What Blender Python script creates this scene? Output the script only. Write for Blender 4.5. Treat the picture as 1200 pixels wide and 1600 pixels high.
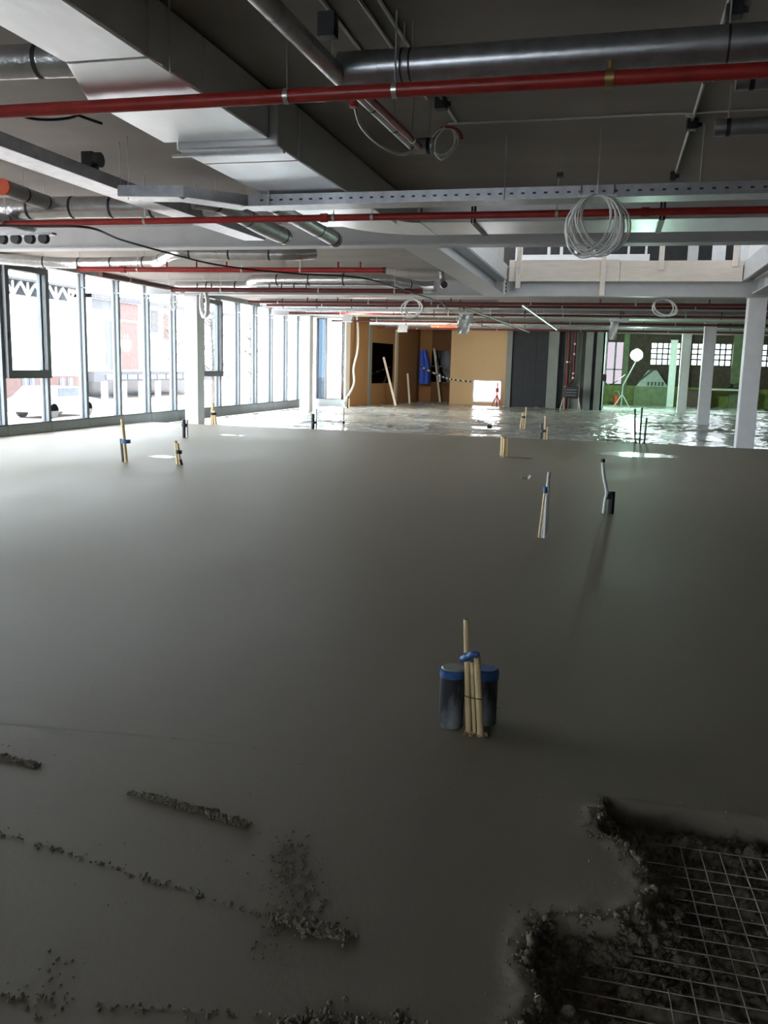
import bpy, math, random
import numpy as np
from mathutils import Vector, Matrix
for o in list(bpy.data.objects): bpy.data.objects.remove(o)
S = bpy.context.scene
C = S.collection
# ------------------------------------------------------------------ camera
FPX, YAW, PITCH, ROLL, EYE = 1361.02, 0.250802, 0.165541, -0.0250717, 1.6
def cam_rows():
    cy, sy, cp, sp = math.cos(YAW), math.sin(YAW), math.cos(PITCH), math.sin(PITCH)
    fw = Vector((-sy*cp, cy*cp, -sp)); r = Vector((cy, sy, 0)); d = fw.cross(r)
    c, s = math.cos(ROLL), math.sin(ROLL)
    return c*r+s*d, -s*r+c*d, fw
R_, D_, F_ = cam_rows()
cd = bpy.data.cameras.new('camera'); cd.sensor_fit = 'VERTICAL'; cd.sensor_height = 36
cd.lens = FPX/1600*36; cd.clip_start = 0.05; cd.clip_end = 500
cam = bpy.data.objects.new('camera', cd); C.objects.link(cam)
cam.matrix_world = Matrix(((R_.x, -D_.x, -F_.x, 0), (R_.y, -D_.y, -F_.y, 0), (R_.z, -D_.z, -F_.z, EYE), (0, 0, 0, 1)))
S.camera = cam
# ------------------------------------------------------------------ world: even white overcast sky
SKY = 9.6
w = bpy.data.worlds.new('overcast'); S.world = w; w.use_nodes = True
bg = w.node_tree.nodes['Background']; bg.inputs[0].default_value = (0.86, 0.93, 1.0, 1); bg.inputs[1].default_value = SKY
vs = S.view_settings; vs.view_transform = 'Standard'; vs.look = 'None'; vs.exposure = 0.58; vs.gamma = 1.0; vs.use_curve_mapping = False
random.seed(7); RNG = np.random.default_rng(7)

# ------------------------------------------------------------------ materials
MATS = {}
def mat(name, col, rough=.5, metal=0., var=.12, scale=6., bump=0., bscale=40., stretch=(1, 1, 1), col2=None, rvar=0., spec=.5):
    m = bpy.data.materials.new(name); m.use_nodes = True; nt = m.node_tree; b = nt.nodes['Principled BSDF']
    b.inputs['Metallic'].default_value = metal; b.inputs['Roughness'].default_value = rough
    b.inputs['Specular IOR Level'].default_value = spec
    tc = nt.nodes.new('ShaderNodeTexCoord'); mp = nt.nodes.new('ShaderNodeMapping'); mp.inputs['Scale'].default_value = stretch
    nt.links.new(tc.outputs['Object'], mp.inputs[0])
    n = nt.nodes.new('ShaderNodeTexNoise'); n.inputs['Scale'].default_value = scale; n.inputs['Detail'].default_value = 5
    nt.links.new(mp.outputs[0], n.inputs['Vector'])
    r = nt.nodes.new('ShaderNodeValToRGB'); c2 = col2 or tuple(min(1, c*(1+var)) for c in col); c1 = tuple(c*(1-var) for c in col) if col2 is None else col
    r.color_ramp.elements[0].color = (*c1, 1); r.color_ramp.elements[1].color = (*c2, 1)
    r.color_ramp.elements[0].position = .3; r.color_ramp.elements[1].position = .7
    nt.links.new(n.outputs['Fac'], r.inputs[0]); nt.links.new(r.outputs[0], b.inputs['Base Color'])
    if rvar:
        mr = nt.nodes.new('ShaderNodeMapRange'); mr.inputs[1].default_value = .3; mr.inputs[2].default_value = .7
        mr.inputs[3].default_value = rough-rvar; mr.inputs[4].default_value = rough+rvar
        nt.links.new(n.outputs['Fac'], mr.inputs[0]); nt.links.new(mr.outputs[0], b.inputs['Roughness'])
    if bump:
        n2 = nt.nodes.new('ShaderNodeTexNoise'); n2.inputs['Scale'].default_value = bscale; n2.inputs['Detail'].default_value = 4
        nt.links.new(mp.outputs[0], n2.inputs['Vector'])
        bp = nt.nodes.new('ShaderNodeBump'); bp.inputs['Strength'].default_value = bump; bp.inputs['Distance'].default_value = .02
        nt.links.new(n2.outputs['Fac'], bp.inputs['Height']); nt.links.new(bp.outputs[0], b.inputs['Normal'])
    MATS[name] = m; return m
def glass(name, tint, refl, rough=.02):
    m = bpy.data.materials.new(name); m.use_nodes = True; nt = m.node_tree; nt.nodes.remove(nt.nodes['Principled BSDF'])
    t = nt.nodes.new('ShaderNodeBsdfTransparent'); t.inputs[0].default_value = (*tint, 1)
    g = nt.nodes.new('ShaderNodeBsdfGlossy'); g.inputs['Roughness'].default_value = rough
    lw = nt.nodes.new('ShaderNodeLayerWeight'); lw.inputs[0].default_value = .5; pw = nt.nodes.new('ShaderNodeMath'); pw.operation = 'POWER'; pw.inputs[1].default_value = 5
    f = nt.nodes.new('ShaderNodeMath'); f.operation = 'MULTIPLY_ADD'; f.inputs[1].default_value = .5; f.inputs[2].default_value = refl
    nt.links.new(lw.outputs['Facing'], pw.inputs[0]); nt.links.new(pw.outputs[0], f.inputs[0])
    x = nt.nodes.new('ShaderNodeMixShader'); nt.links.new(f.outputs[0], x.inputs[0]); nt.links.new(t.outputs[0], x.inputs[1]); nt.links.new(g.outputs[0], x.inputs[2])
    nt.links.new(x.outputs[0], nt.nodes['Material Output'].inputs[0]); MATS[name] = m
def emit(name, col, st):
    m = bpy.data.materials.new(name); m.use_nodes = True; b = m.node_tree.nodes['Principled BSDF']
    b.inputs['Base Color'].default_value = (.8, .8, .8, 1); b.inputs['Emission Color'].default_value = (*col, 1); b.inputs['Emission Strength'].default_value = st; MATS[name] = m
mat('screed', (.165, .141, .107), .56, 0, scale=.55, col2=(.222, .194, .152), rvar=.08, spec=.30, bump=.07, bscale=55, stretch=(1, .55, 1))
mat('puddle', (.11, .10, .085), .16, 0, var=.1, scale=8, bump=.12, bscale=9)
mat('crumb', (.215, .187, .142), .8, 0, var=.3, scale=60, bump=.5, bscale=300)
mat('subfloor', (.11, .10, .085), .85, 0, var=.35, scale=18, bump=.5, bscale=60)
mat('ceiling', (.29, .268, .242), .7, 0, scale=1.1, col2=(.38, .352, .322), bump=.15, bscale=30, stretch=(.35, 1, 1))
mat('paint_steel', (.50, .515, .525), .45, 0, var=.05, scale=4)
mat('white_steel', (.72, .73, .74), .5, 0, var=.05, scale=4)
mat('galv', (.50, .51, .53), .34, .9, var=.14, scale=12, bump=.04, bscale=30)
mat('galv_dark', (.42, .43, .46), .33, .85, var=.16, scale=10, bump=.04)
mat('foil', (.70, .71, .73), .27, .92, var=.10, scale=7, bump=.30, bscale=22)
mat('foil_panel', (.86, .88, .91), .30, .9, var=.05, scale=5, bump=.10, bscale=14, stretch=(1, .35, 1))
mat('strap', (.03, .03, .03), .5)
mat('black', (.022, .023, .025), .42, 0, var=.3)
mat('rubber', (.03, .031, .034), .55, 0, var=.3, scale=14)
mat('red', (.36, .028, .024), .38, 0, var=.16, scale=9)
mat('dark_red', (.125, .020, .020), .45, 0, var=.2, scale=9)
mat('orange_cap', (.75, .13, .055), .45, 0, var=.1)
mat('brass', (.55, .38, .16), .35, .8)
mat('zinc', (.62, .62, .60), .35, .8)
mat('alu', (.21, .237, .262), .5, 0, var=.04, scale=3)
mat('sill', (.34, .37, .375), .45, .1, var=.06, scale=3)
mat('dark_frame', (.075, .078, .085), .4, .2, var=.1)
mat('gasket', (.05, .055, .06), .6)
mat('yellow_pvc', (.70, .53, .29), .45, 0, var=.07, scale=20)
mat('white_pvc', (.68, .69, .68), .45, 0, var=.06, scale=20)
mat('blue_tape', (.030, .10, .30), .45, 0, var=.25, scale=30, bump=.2)
m_ = mat('pipe_smear', (.024, .026, .032), .36, 0, scale=7, col2=(.36, .39, .43), stretch=(1, 1, .4)); m_.node_tree.nodes['Color Ramp'].color_ramp.elements[0].position = .50; m_.node_tree.nodes['Color Ramp'].color_ramp.elements[1].position = .74
mat('plywood', (.66, .45, .235), .65, 0, scale=22, col2=(.76, .54, .30), bump=.05, bscale=50)
mat('osb', (.38, .205, .085), .7, 0, scale=30, col2=(.48, .265, .115), bump=.1, bscale=60, stretch=(1, 1, 1))
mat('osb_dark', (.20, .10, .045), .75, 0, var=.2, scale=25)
mat('timber', (.76, .69, .60), .65, 0, scale=3.0, col2=(.86, .80, .72), stretch=(1.2, 8, 14), bump=.06)
mat('navy_wall', (.030, .036, .045), .7, 0, var=.15, scale=3)
mat('drywall_grey', (.26, .29, .275), .7, 0, var=.1, scale=2)
mat('green_paint', (.17, .21, .12), .7, 0, var=.2, scale=3)
mat('yellow_green', (.20, .235, .06), .6, 0, var=.25, scale=4)
mat('brick_far', (.085, .055, .045), .8, 0, var=.3, scale=5)
mat('white_render', (.72, .72, .71), .8, 0, var=.04)
mat('ext_brick', (.115, .070, .065), .85, 0, var=.15, scale=4)
mat('ext_grey', (.055, .057, .066), .7, 0, var=.1)
mat('ext_ground', (.66, .54, .49), .9, 0, var=.06, scale=.6)
mat('ext_glass', (.05, .064, .085), .15, 0, var=.2)
mat('bark', (.13, .115, .105), .85, 0, var=.2)
mat('blue_sheet', (.02, .12, .95), .35, 0, var=.2, scale=8, bump=.3, bscale=12)  # strong blue stands in for light shining through the sheet
mat('poly_bag', (.72, .74, .73), .3, 0, var=.08, scale=8, bump=.4)
mat('cable', (.025, .025, .027), .5)
mat('white_cable', (.78, .79, .78), .4, 0, var=.04)
mat('barrier_white', (.75, .73, .70), .5); mat('barrier_red', (.55, .06, .04), .5)
mat('wire', (.48, .47, .43), .4, .6, var=.15, scale=40)
mat('dark_wall', (.38, .37, .35), .85, 0, var=.1)
mat('grey_machine', (.30, .31, .30), .5, .2)
glass('glass', (.96, .98, .98), .03)
glass('tinted_glass', (.26, .235, .245), .03)  # faintly pink tint that lets little through
glass('dark_glass', (.30, .32, .33), .04)
glass('blue_glass', (.16, .20, .235), .03)
emit('lamp_led', (.62, 1.0, .78), 230.)
emit('lamp_white', (1.0, .86, .66), 380.)
emit('lamp_small', (1.0, .75, .45), 25.)
# clear polythene sheet over grey insulation board
def sheet_mat():
    m = mat('poly_sheet', (.44, .45, .43), .20, 0, scale=.5, col2=(.50, .52, .49), rvar=.05, bump=.6, bscale=6, stretch=(1.5, .6, 1)); m.node_tree.nodes['Principled BSDF'].inputs['Coat Weight'].default_value = .25
    m.node_tree.nodes['Principled BSDF'].inputs['Coat Roughness'].default_value = .08
sheet_mat()

# ------------------------------------------------------------------ builders
def thing(name, label, cat, loc=(0, 0, 0), group=None, kind=None):
    o = bpy.data.objects.new(name, None); C.objects.link(o); o.location = loc; o.empty_display_size = .1
    o['_org'] = tuple(loc); tag(o, label, cat, group, kind); return o
def tag(o, label=None, cat=None, group=None, kind=None):
    if label: o['label'] = label
    if cat: o['category'] = cat
    if group: o['group'] = group
    if kind: o['kind'] = kind
    return o
class MB:
    def __init__(s): s.v = []; s.f = []; s.sm = []
    def add(s, vs, fs, smooth=False):
        k = len(s.v); s.v += [tuple(map(float, v)) for v in vs]; s.f += [tuple(i+k for i in f) for f in fs]; s.sm += [smooth]*len(fs); return s
    def box(s, x0, x1, y0, y1, z0, z1):
        vs = [(x, y, z) for z in (z0, z1) for y in (y0, y1) for x in (x0, x1)]
        return s.add(vs, [(0, 2, 3, 1), (4, 5, 7, 6), (0, 1, 5, 4), (2, 6, 7, 3), (0, 4, 6, 2), (1, 3, 7, 5)])
    def obox(s, c, u, v, w):      # centre and three half-axis vectors
        c, u, v, w = map(Vector, (c, u, v, w))
        vs = [c+a*u+b*v+d*w for d in (-1, 1) for b in (-1, 1) for a in (-1, 1)]
        return s.add(vs, [(0, 2, 3, 1), (4, 5, 7, 6), (0, 1, 5, 4), (2, 6, 7, 3), (0, 4, 6, 2), (1, 3, 7, 5)])
    def bar(s, p, q, wd, th, up=(0, 0, 1)):
        p, q = Vector(p), Vector(q); d = (q-p); a = d.normalized(); side = a.cross(Vector(up))
        if side.length < 1e-4: side = a.cross(Vector((1, 0, 0)))
        side.normalize(); n = side.cross(a)
        return s.obox((p+q)/2, d/2, side*wd/2, n*th/2)
    def tube(s, path, r, n=12, caps=True, closed=False):
        P = [Vector(p) for p in path]; m = len(P); rs = r if isinstance(r, (list, tuple)) else [r]*m
        T = []
        for i in range(m):
            a = P[i-1] if (i > 0 or closed) else P[i]; b = P[(i+1) % m] if (i < m-1 or closed) else P[i]
            T.append((b-a).normalized())
        up = Vector((0, 0, 1)) if abs(T[0].z) < .9 else Vector((1, 0, 0))
        nrm = (up-T[0]*up.dot(T[0])).normalized(); vs = []; fs = []
        for i in range(m):
            nrm = (nrm-T[i]*nrm.dot(T[i])).normalized(); bn = T[i].cross(nrm)
            for j in range(n):
                a = 2*math.pi*j/n; vs.append(P[i]+(nrm*math.cos(a)+bn*math.sin(a))*rs[i])
        for i in range(m if closed else m-1):
            i2 = (i+1) % m
            for j in range(n): fs.append((i*n+j, i*n+(j+1) % n, i2*n+(j+1) % n, i2*n+j))
        s.add(vs, fs, True)
        if caps and not closed:
            s.add(vs[:n], [tuple(range(n))[::-1]]); s.add(vs[(m-1)*n:], [tuple(range(n))])
        return s
    def cyl(s, p, q, r, n=12, caps=True): return s.tube([p, q], r, n, caps)
    def ring(s, c, axis, R, r, n=20, k=6):
        axis = Vector(axis).normalized(); u = axis.orthogonal().normalized(); v = axis.cross(u); c = Vector(c)
        return s.tube([c+(u*math.cos(2*math.pi*i/n)+v*math.sin(2*math.pi*i/n))*R for i in range(n)], r, k, False, True)
    def band(s, c, axis, R, wd, n=14):    # short cylinder sleeve round a pipe
        a = Vector(axis).normalized(); c = Vector(c); return s.tube([c-a*wd/2, c+a*wd/2], R, n, True)
    def prism_y(s, poly, y0, y1):         # polygon in x,z
        n = len(poly); vs = [(x, y0, z) for x, z in poly]+[(x, y1, z) for x, z in poly]
        return s.add(vs, [tuple(range(n)), tuple(range(2*n-1, n-1, -1))]+[(i, n+i, n+(i+1) % n, (i+1) % n) for i in range(n)])
    def prism_x(s, poly, x0, x1):         # polygon in y,z
        n = len(poly); vs = [(x0, y, z) for y, z in poly]+[(x1, y, z) for y, z in poly]
        return s.add(vs, [tuple(range(n))[::-1], tuple(range(n, 2*n))]+[((i+1) % n, n+(i+1) % n, n+i, i) for i in range(n)])
    def build(s, name, material, parent=None, label=None, cat=None, group=None, kind=None, bevel=0):
        org = Vector(parent['_org']) if parent is not None else Vector((0, 0, 0))
        me = bpy.data.meshes.new(name); me.from_pydata([tuple(Vector(v)-org) for v in s.v], [], s.f); me.update()
        me.polygons.foreach_set('use_smooth', s.sm); me.materials.append(MATS[material])
        o = bpy.data.objects.new(name, me); C.objects.link(o); o['_org'] = tuple(org)
        if parent is not None: o.parent = parent
        if bevel:
            b = o.modifiers.new('edge', 'BEVEL'); b.width = bevel; b.segments = 2; b.limit_method = 'ANGLE'
        tag(o, label, cat, group, kind); return o
def ibeam(mb, axis, c, zb, h, fw, a0, a1, t=.022, wt=.014):
    e, f = fw/2, wt/2
    poly = [(c-e, zb), (c+e, zb), (c+e, zb+t), (c+f, zb+t), (c+f, zb+h-t), (c+e, zb+h-t), (c+e, zb+h), (c-e, zb+h), (c-e, zb+h-t), (c-f, zb+h-t), (c-f, zb+t), (c-e, zb+t)]
    (mb.prism_x if axis == 'x' else mb.prism_y)(poly, a0, a1); return mb
def smooth_path(pts, k=6):               # Catmull-Rom
    P = [Vector(p) for p in pts]; out = []
    for i in range(len(P)-1):
        a, b, c, d = P[max(i-1, 0)], P[i], P[i+1], P[min(i+2, len(P)-1)]
        for j in range(k):
            t = j/k; out.append(.5*((2*b)+(c-a)*t+(2*a-5*b+4*c-d)*t*t+(3*b-a-3*c+d)*t**3))
    return out+[P[-1]]
def vnoise(x, y, seed=0):
    xi = np.floor(x).astype(int); yi = np.floor(y).astype(int); xf = x-xi; yf = y-yi
    u = xf*xf*(3-2*xf); v = yf*yf*(3-2*yf)
    def h(a, b):
        n = (a*374761393+b*668265263+seed*1442695041) & 0x7fffffff; n = ((n ^ (n >> 13))*1274126177) & 0x7fffffff
        return ((n ^ (n >> 16)) & 0xffff)/65535.
    return (h(xi, yi)*(1-u)+h(xi+1, yi)*u)*(1-v)+(h(xi, yi+1)*(1-u)+h(xi+1, yi+1)*u)*v
def fbm(x, y, o=4, seed=0):
    s = 0; a = .5
    for i in range(o): s = s+a*vnoise(x*2**i, y*2**i, seed+i); a *= .5
    return s
def sstep(t): t = np.clip(t, 0, 1); return t*t*(3-2*t)
ZC = 3.66          # underside of the concrete slab
XL, XR = -12.0, 8.2
# ================================================================== SETTING
# ---- floor: screed with a rough hole near the camera
HOLE = np.array([(.075, 3.225), (.66, 3.245), (1.25, 3.27), (1.25, 1.3), (-.10, 1.3), (-.13, 1.80), (-.115, 1.95), (-.085, 2.06), (-.135, 2.20), (-.125, 2.37), (-.04, 2.425), (.11, 2.46), (.18, 2.53), (.215, 2.66), (.20, 2.76), (.15, 2.87), (.05, 2.97), (.055, 3.08)])
def hole_sd(X, Y):      # >0 inside
    d = np.full(X.shape, 9.); ins = np.zeros(X.shape, bool); n = len(HOLE)
    for i in range(n):
        (x0, y0), (x1, y1) = HOLE[i], HOLE[(i+1) % n]; ex, ey = x1-x0, y1-y0
        t = np.clip(((X-x0)*ex+(Y-y0)*ey)/(ex*ex+ey*ey), 0, 1); d = np.minimum(d, np.hypot(X-x0-t*ex, Y-y0-t*ey))
        c = ((y0 > Y) != (y1 > Y)) & (X < (x1-x0)*(Y-y0)/(y1-y0+1e-12)+x0); ins ^= c
    return np.where(ins, d, -d)
def floor_z(X, Y):
    jx = X+.035*(fbm(X*22, Y*22, 3, 3)-.5); jy = Y+.02*(fbm(X*20, Y*20, 3, 5)-.5)
    straight = sstep((Y-3.12)/.05)
    d = hole_sd(X*straight+jx*(1-straight), Y*straight+jy*(1-straight))
    wd = .012*straight+(1-straight)*(.20+.10*(fbm(X*5, Y*5, 2, 9)-.5))
    g = sstep(d/wd); prof = .35*sstep(d/.03)*(1-straight)+g*(1-.35*(1-straight))
    rough = (fbm(X*26, Y*26, 5, 1)-.5)*.085*np.clip(d/.03, 0, 1)*(1-.45*g)+(fbm(X*90, Y*90, 3, 2)-.5)*.018*np.clip((d+.01)/.03, 0, 1)
    lip = .012*np.exp(-((d+.03)/.035)**2)*(fbm(X*14, Y*14, 3, 4))*(1-straight)
    step = -.0012*sstep((3.245-.12*np.clip((-1.45-X)/1.05, 0, 1.5)+.02*(fbm(X*3, Y*0, 2, 61)-.5)-Y)/.02)
    z = -.10*prof+rough+lip+step*np.clip((X+3.1)/.3, 0, 1)*np.clip((1.55-X)/.2, 0, 1)
    z += .0022*(fbm(X*3, Y*6, 3, 12)-.5)
    for (x0, y0, x1, y1, wdt, hh) in RIDGES:
        ex, ey = x1-x0, y1-y0; t = np.clip(((X-x0)*ex+(Y-y0)*ey)/(ex*ex+ey*ey), 0, 1); dd = np.hypot(X-x0-t*ex, Y-y0-t*ey)
        z += hh*np.exp(-(dd/wdt)**2)*(.4+fbm(X*40, Y*40, 3, 21))*np.clip(np.minimum(t, 1-t)*8+.25, 0, 1)
    edge = np.minimum(np.minimum(X-PX0, PX1-X), np.minimum(Y-PY0, PY1-Y))
    return z*sstep(edge/.06)
PX0, PX1, PY0, PY1 = -3.2, 1.6, 1.0, 4.6
# ridges of crumbled mortar left by the straightedge (x0,y0,x1,y1,half-width,height)
RIDGES = [(-1.66, 2.725, -1.13, 2.635, .014, .0030), (-2.36, 2.83, -2.10, 2.815, .015, .0030), (-.86, 2.175, -.62, 2.145, .018, .0030), (-1.95, 2.345, -.86, 2.175, .008, .0008), (-1.42, 1.67, -.44, 1.86, .010, .0010)]
nx, ny = 760, 600
gx = np.linspace(PX0, PX1, nx); gy = np.linspace(PY0, PY1, ny); GX, GY = np.meshgrid(gx, gy); GZ = floor_z(GX, GY)
def grid_mesh(name, GX, GY, GZ, material, parent=None, keep=None):
    r, c = GX.shape; v = np.stack([GX.ravel(), GY.ravel(), GZ.ravel()], 1)
    idx = np.arange(r*c).reshape(r, c); q = np.stack([idx[:-1, :-1], idx[:-1, 1:], idx[1:, 1:], idx[1:, :-1]], -1).reshape(-1, 4)
    if keep is not None: q = q[keep[:-1, :-1].ravel()]
    me = bpy.data.meshes.new(name); me.vertices.add(len(v)); me.vertices.foreach_set('co', v.ravel())
    me.loops.add(q.size); me.loops.foreach_set('vertex_index', q.ravel()); me.polygons.add(len(q))
    me.polygons.foreach_set('loop_start', np.arange(0, q.size, 4)); me.polygons.foreach_set('use_smooth', np.ones(len(q), bool))
    me.update(calc_edges=True); me.validate(); me.materials.append(MATS[material]); o = bpy.data.objects.new(name, me); C.objects.link(o); o['_org'] = (0, 0, 0)
    if parent: o.parent = parent
    return o
m = MB()
YE = 20.8
for x0, x1, y0, y1 in [(XL, PX0, -9, YE), (PX1, XR, -9, YE), (PX0, PX1, -9, PY0), (PX0, PX1, PY1, YE)]:
    m.add([(x0, y0, 0), (x1, y0, 0), (x1, y1, 0), (x0, y1, 0)], [(0, 1, 2, 3)])
m.add([(XL, YE, 0), (XR, YE, 0), (XR, YE+.01, -.10), (XL, YE+.01, -.10)], [(0, 1, 2, 3)])
floor = m.build('floor', 'screed', label='freshly levelled wet grey-brown screed floor', kind='structure')
grid_mesh('screed_front', GX, GY, GZ, 'screed', floor)
MB().box(XL, XR, -9, 52, -.3, -.115).build('subfloor', 'subfloor', floor)
# ---- ceiling slab with the void
VX0, VX1, VY0, VY1 = -2.62, 2.66, 12.75, 20.95
m = MB(); Z1 = 3.98
for b in [(XL, XR, -9, VY0), (XL, XR, VY1, 52), (XL, VX0, VY0, VY1), (VX1, XR, VY0, VY1)]: m.box(*b, ZC, Z1)
ceiling = m.build('ceiling', 'ceiling', label='bare dark grey concrete slab ceiling with an open void', kind='structure')
# ---- glazed facade on the left
MY = [15.42+1.46*k for k in range(-8, 14)]
wl = thing('wall_left', 'long glazed facade of pale mullions above a low sill', None, (XL, 0, 0), kind='structure')
for y in MY:
    o = MB().box(-12.19, XL, y-.042, y+.042, .20, 3.22).build('mullion', 'alu', wl)
    for q in (-1, 1): MB().box(-12.125, -12.085, y+q*.042, y+q*.056, .225, 3.53).build('gasket', 'gasket', o); MB().box(XL-.004, XL+.003, y+q*.036, y+q*.044, .22, 3.22).build('edge_trim', 'gasket', o)
    MB().box(-12.17, XL+.004, y-.044, y+.044, 3.235, 3.54).build('mullion_head', 'alu', wl)
for i in range(len(MY)-1):
    a, b = MY[i], MY[i+1]
    MB().box(-12.25, XL+.03, a+.006, b-.006, -.1, .205).build('sill_panel', 'sill', wl)
    MB().box(-12.25, XL+.045, a, b, .205, .225).build('sill_cap', 'gasket', wl)
    MB().box(-12.115, -12.095, a+.03, b-.03, .225, 3.54).build('glass_pane', 'glass', wl)
MB().box(-12.3, XL+.02, MY[0]-.1, MY[-1]+1.6, 3.53, ZC).build('head_fascia', 'drywall_grey', wl)
MB().box(-12.3, XL+.02, -9, MY[0]-.1, -.1, ZC).build('solid_panel', 'drywall_grey', wl)
def vent_window(n, y0, y1, lab):
    W = thing('window_%d' % n, lab, None, (XL, y0, 1.2), kind='structure'); f = .12
    m = MB(); m.box(-12.12, XL+.10, y0, y0+f, 1.17, 3.47); m.box(-12.12, XL+.10, y1-f, y1, 1.17, 3.47)
    m.box(-12.12, XL+.10, y0+f, y1-f, 1.17, 1.17+f*1.4); m.box(-12.12, XL+.10, y0+f, y1-f, 3.47-f, 3.47); m.build('frame', 'dark_frame', W)
    m = MB(); m.box(-12.09, XL-.01, y0+f, y0+f+.035, 1.32, 3.37); m.box(-12.09, XL-.01, y1-f-.035, y1-f, 1.32, 3.37); m.build('sash_bead', 'alu', W)
    MB().box(-12.07, -12.06, y0+f, y1-f, 1.31, 3.37).build('pane', 'glass', W)
    MB().bar((XL+.115, y0+.06, 1.95), (XL+.115, y0+.06, 2.1), .03, .03).build('handle', 'black', W)
vent_window(1, 15.44, 16.86, 'dark-framed opening window nearest the camera in the glazed facade')
vent_window(2, 24.20, 25.62, 'dark-framed opening window beyond the first steel column')
# return glazing at the far end of the facade
rg = thing('window_3', 'glazed return at the far end of the facade with a blue-tinted side light', None, (-11.3, 35, 0), kind='structure')
for x in (-12.0, -11.62, -10.78): MB().box(x-.035, x+.035, 34.9, 35.05, .2, 3.5).build('mullion', 'alu' if x > -11.9 else 'dark_frame', rg)
MB().box(-12.0, -10.7, 34.88, 35.08, -.1, .2).build('sill_panel', 'sill', rg); MB().box(-12.0, -10.7, 34.87, 35.09, .2, .225).build('sill_cap', 'gasket', rg)
MB().box(-11.96, -11.65, 34.97, 34.98, .22, 3.5).build('blue_pane', 'blue_glass', rg); MB().box(-11.58, -10.82, 34.97, 34.98, .22, 3.5).build('glass_pane', 'glass', rg)
MB().box(-12.1, -10.7, 34.9, 35.1, 3.5, ZC).build('head_fascia', 'paint_steel', rg)
# ---- partitions at the back
wp = thing('wall_corner', 'orange-brown board partition with timber posts and a dark window hole', None, (-10.2, 38, 0), kind='structure')
A, B = Vector((-10.62, 35.0)), Vector((-9.42, 42.6)); ab = (B-A).normalized(); nn = Vector((ab.y, -ab.x))   # nn points into the room
def slab(s0, s1, z0, z1, off=0, th=.03):
    p = A+ab*(s0+s1)/2+nn*(off-th/2); return MB().obox((p.x, p.y, (z0+z1)/2), (ab.x*(s1-s0)/2, ab.y*(s1-s0)/2, 0), (nn.x*th/2, nn.y*th/2, 0), (0, 0, (z1-z0)/2))
L_ = (B-A).length
slab(.06, 1.515, -.1, ZC).build('board', 'osb', wp); slab(1.53, 2.3, -.1, ZC).build('board', 'osb', wp)
slab(2.33, 4.7, -.1, .85).build('board', 'osb', wp); slab(2.33, 4.7, 2.62, ZC).build('board', 'osb', wp); slab(4.73, L_, -.1, ZC).build('board', 'osb', wp)
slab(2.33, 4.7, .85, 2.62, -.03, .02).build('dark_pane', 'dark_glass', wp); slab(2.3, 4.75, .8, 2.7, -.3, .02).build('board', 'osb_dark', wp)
for s, mt in ((1.9, 'drywall_grey'), (4.85, 'timber')): slab(s, s+.26, -.1, ZC, .06, .06).build('post', mt, wp)
slab(-.35, .05, -.1, ZC, .02, .05).build('board', 'timber', wp)
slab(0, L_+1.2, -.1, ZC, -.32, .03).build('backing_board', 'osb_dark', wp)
wb = thing('wall_back', 'brown board wall deep in the recess with a taped dark window', None, (-8.4, 43.6, 0), kind='structure')
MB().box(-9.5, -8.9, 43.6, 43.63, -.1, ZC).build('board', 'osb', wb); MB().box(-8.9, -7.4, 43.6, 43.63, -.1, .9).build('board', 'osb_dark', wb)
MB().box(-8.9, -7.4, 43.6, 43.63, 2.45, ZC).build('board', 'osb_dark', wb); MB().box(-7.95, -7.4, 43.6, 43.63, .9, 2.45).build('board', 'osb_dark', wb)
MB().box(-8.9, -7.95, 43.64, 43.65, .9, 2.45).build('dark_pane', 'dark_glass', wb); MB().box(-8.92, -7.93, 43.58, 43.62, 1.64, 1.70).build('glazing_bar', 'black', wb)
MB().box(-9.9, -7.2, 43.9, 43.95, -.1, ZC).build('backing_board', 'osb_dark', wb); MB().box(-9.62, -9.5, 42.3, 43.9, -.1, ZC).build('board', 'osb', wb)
wt = thing('wall_middle', 'lit tan board wall with a bright hatch low in its corner', None, (-6.2, 41, 0), kind='structure')
for x0, x1, z0, z1 in [(-7.45, -6.332, -.1, ZC), (-6.33, -5.022, 1.05, ZC), (-5.02, -4.78, -.1, ZC), (-6.33, -5.022, -.1, .06)]: MB().box(x0, x1, 41.0, 41.03, z0, z1).build('board', 'plywood', wt)
MB().box(-7.48, -7.45, 41.0, 43.6, -.1, ZC).build('board', 'osb_dark', wt)
m = MB(); m.box(-6.37, -6.31, 40.97, 41.05, .02, 1.1); m.box(-5.05, -4.99, 40.97, 41.05, .02, 1.1); m.box(-6.37, -4.99, 40.97, 41.05, 1.04, 1.1); m.box(-5.72, -5.69, 40.98, 41.04, .85, 1.05); m.build('hatch_frame', 'timber', wt)
wd = thing('wall_dark', 'dark navy lined wall between the tan boards and the risers', None, (-3.9, 40.7, 0), kind='structure')
MB().box(-4.80, -4.55, 40.6, 40.75, -.1, ZC).build('post', 'drywall_grey', wd)
MB().box(-4.8, -2.3, 40.76, 40.8, -.1, ZC).build('backing_board', 'navy_wall', wd)
for i in range(3): MB().box(-4.55+i*.55, -4.006+i*.55, 40.72, 40.75, -.1, ZC).build('panel', 'navy_wall', wd)
MB().box(-4.55, -2.9, 40.70, 40.715, .62, .66).build('rail', 'navy_wall', wd)
wr = thing('wall_risers', 'grey service wall of upright boards behind the red riser pipes', None, (-1.7, 40.4, 0), kind='structure')
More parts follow.
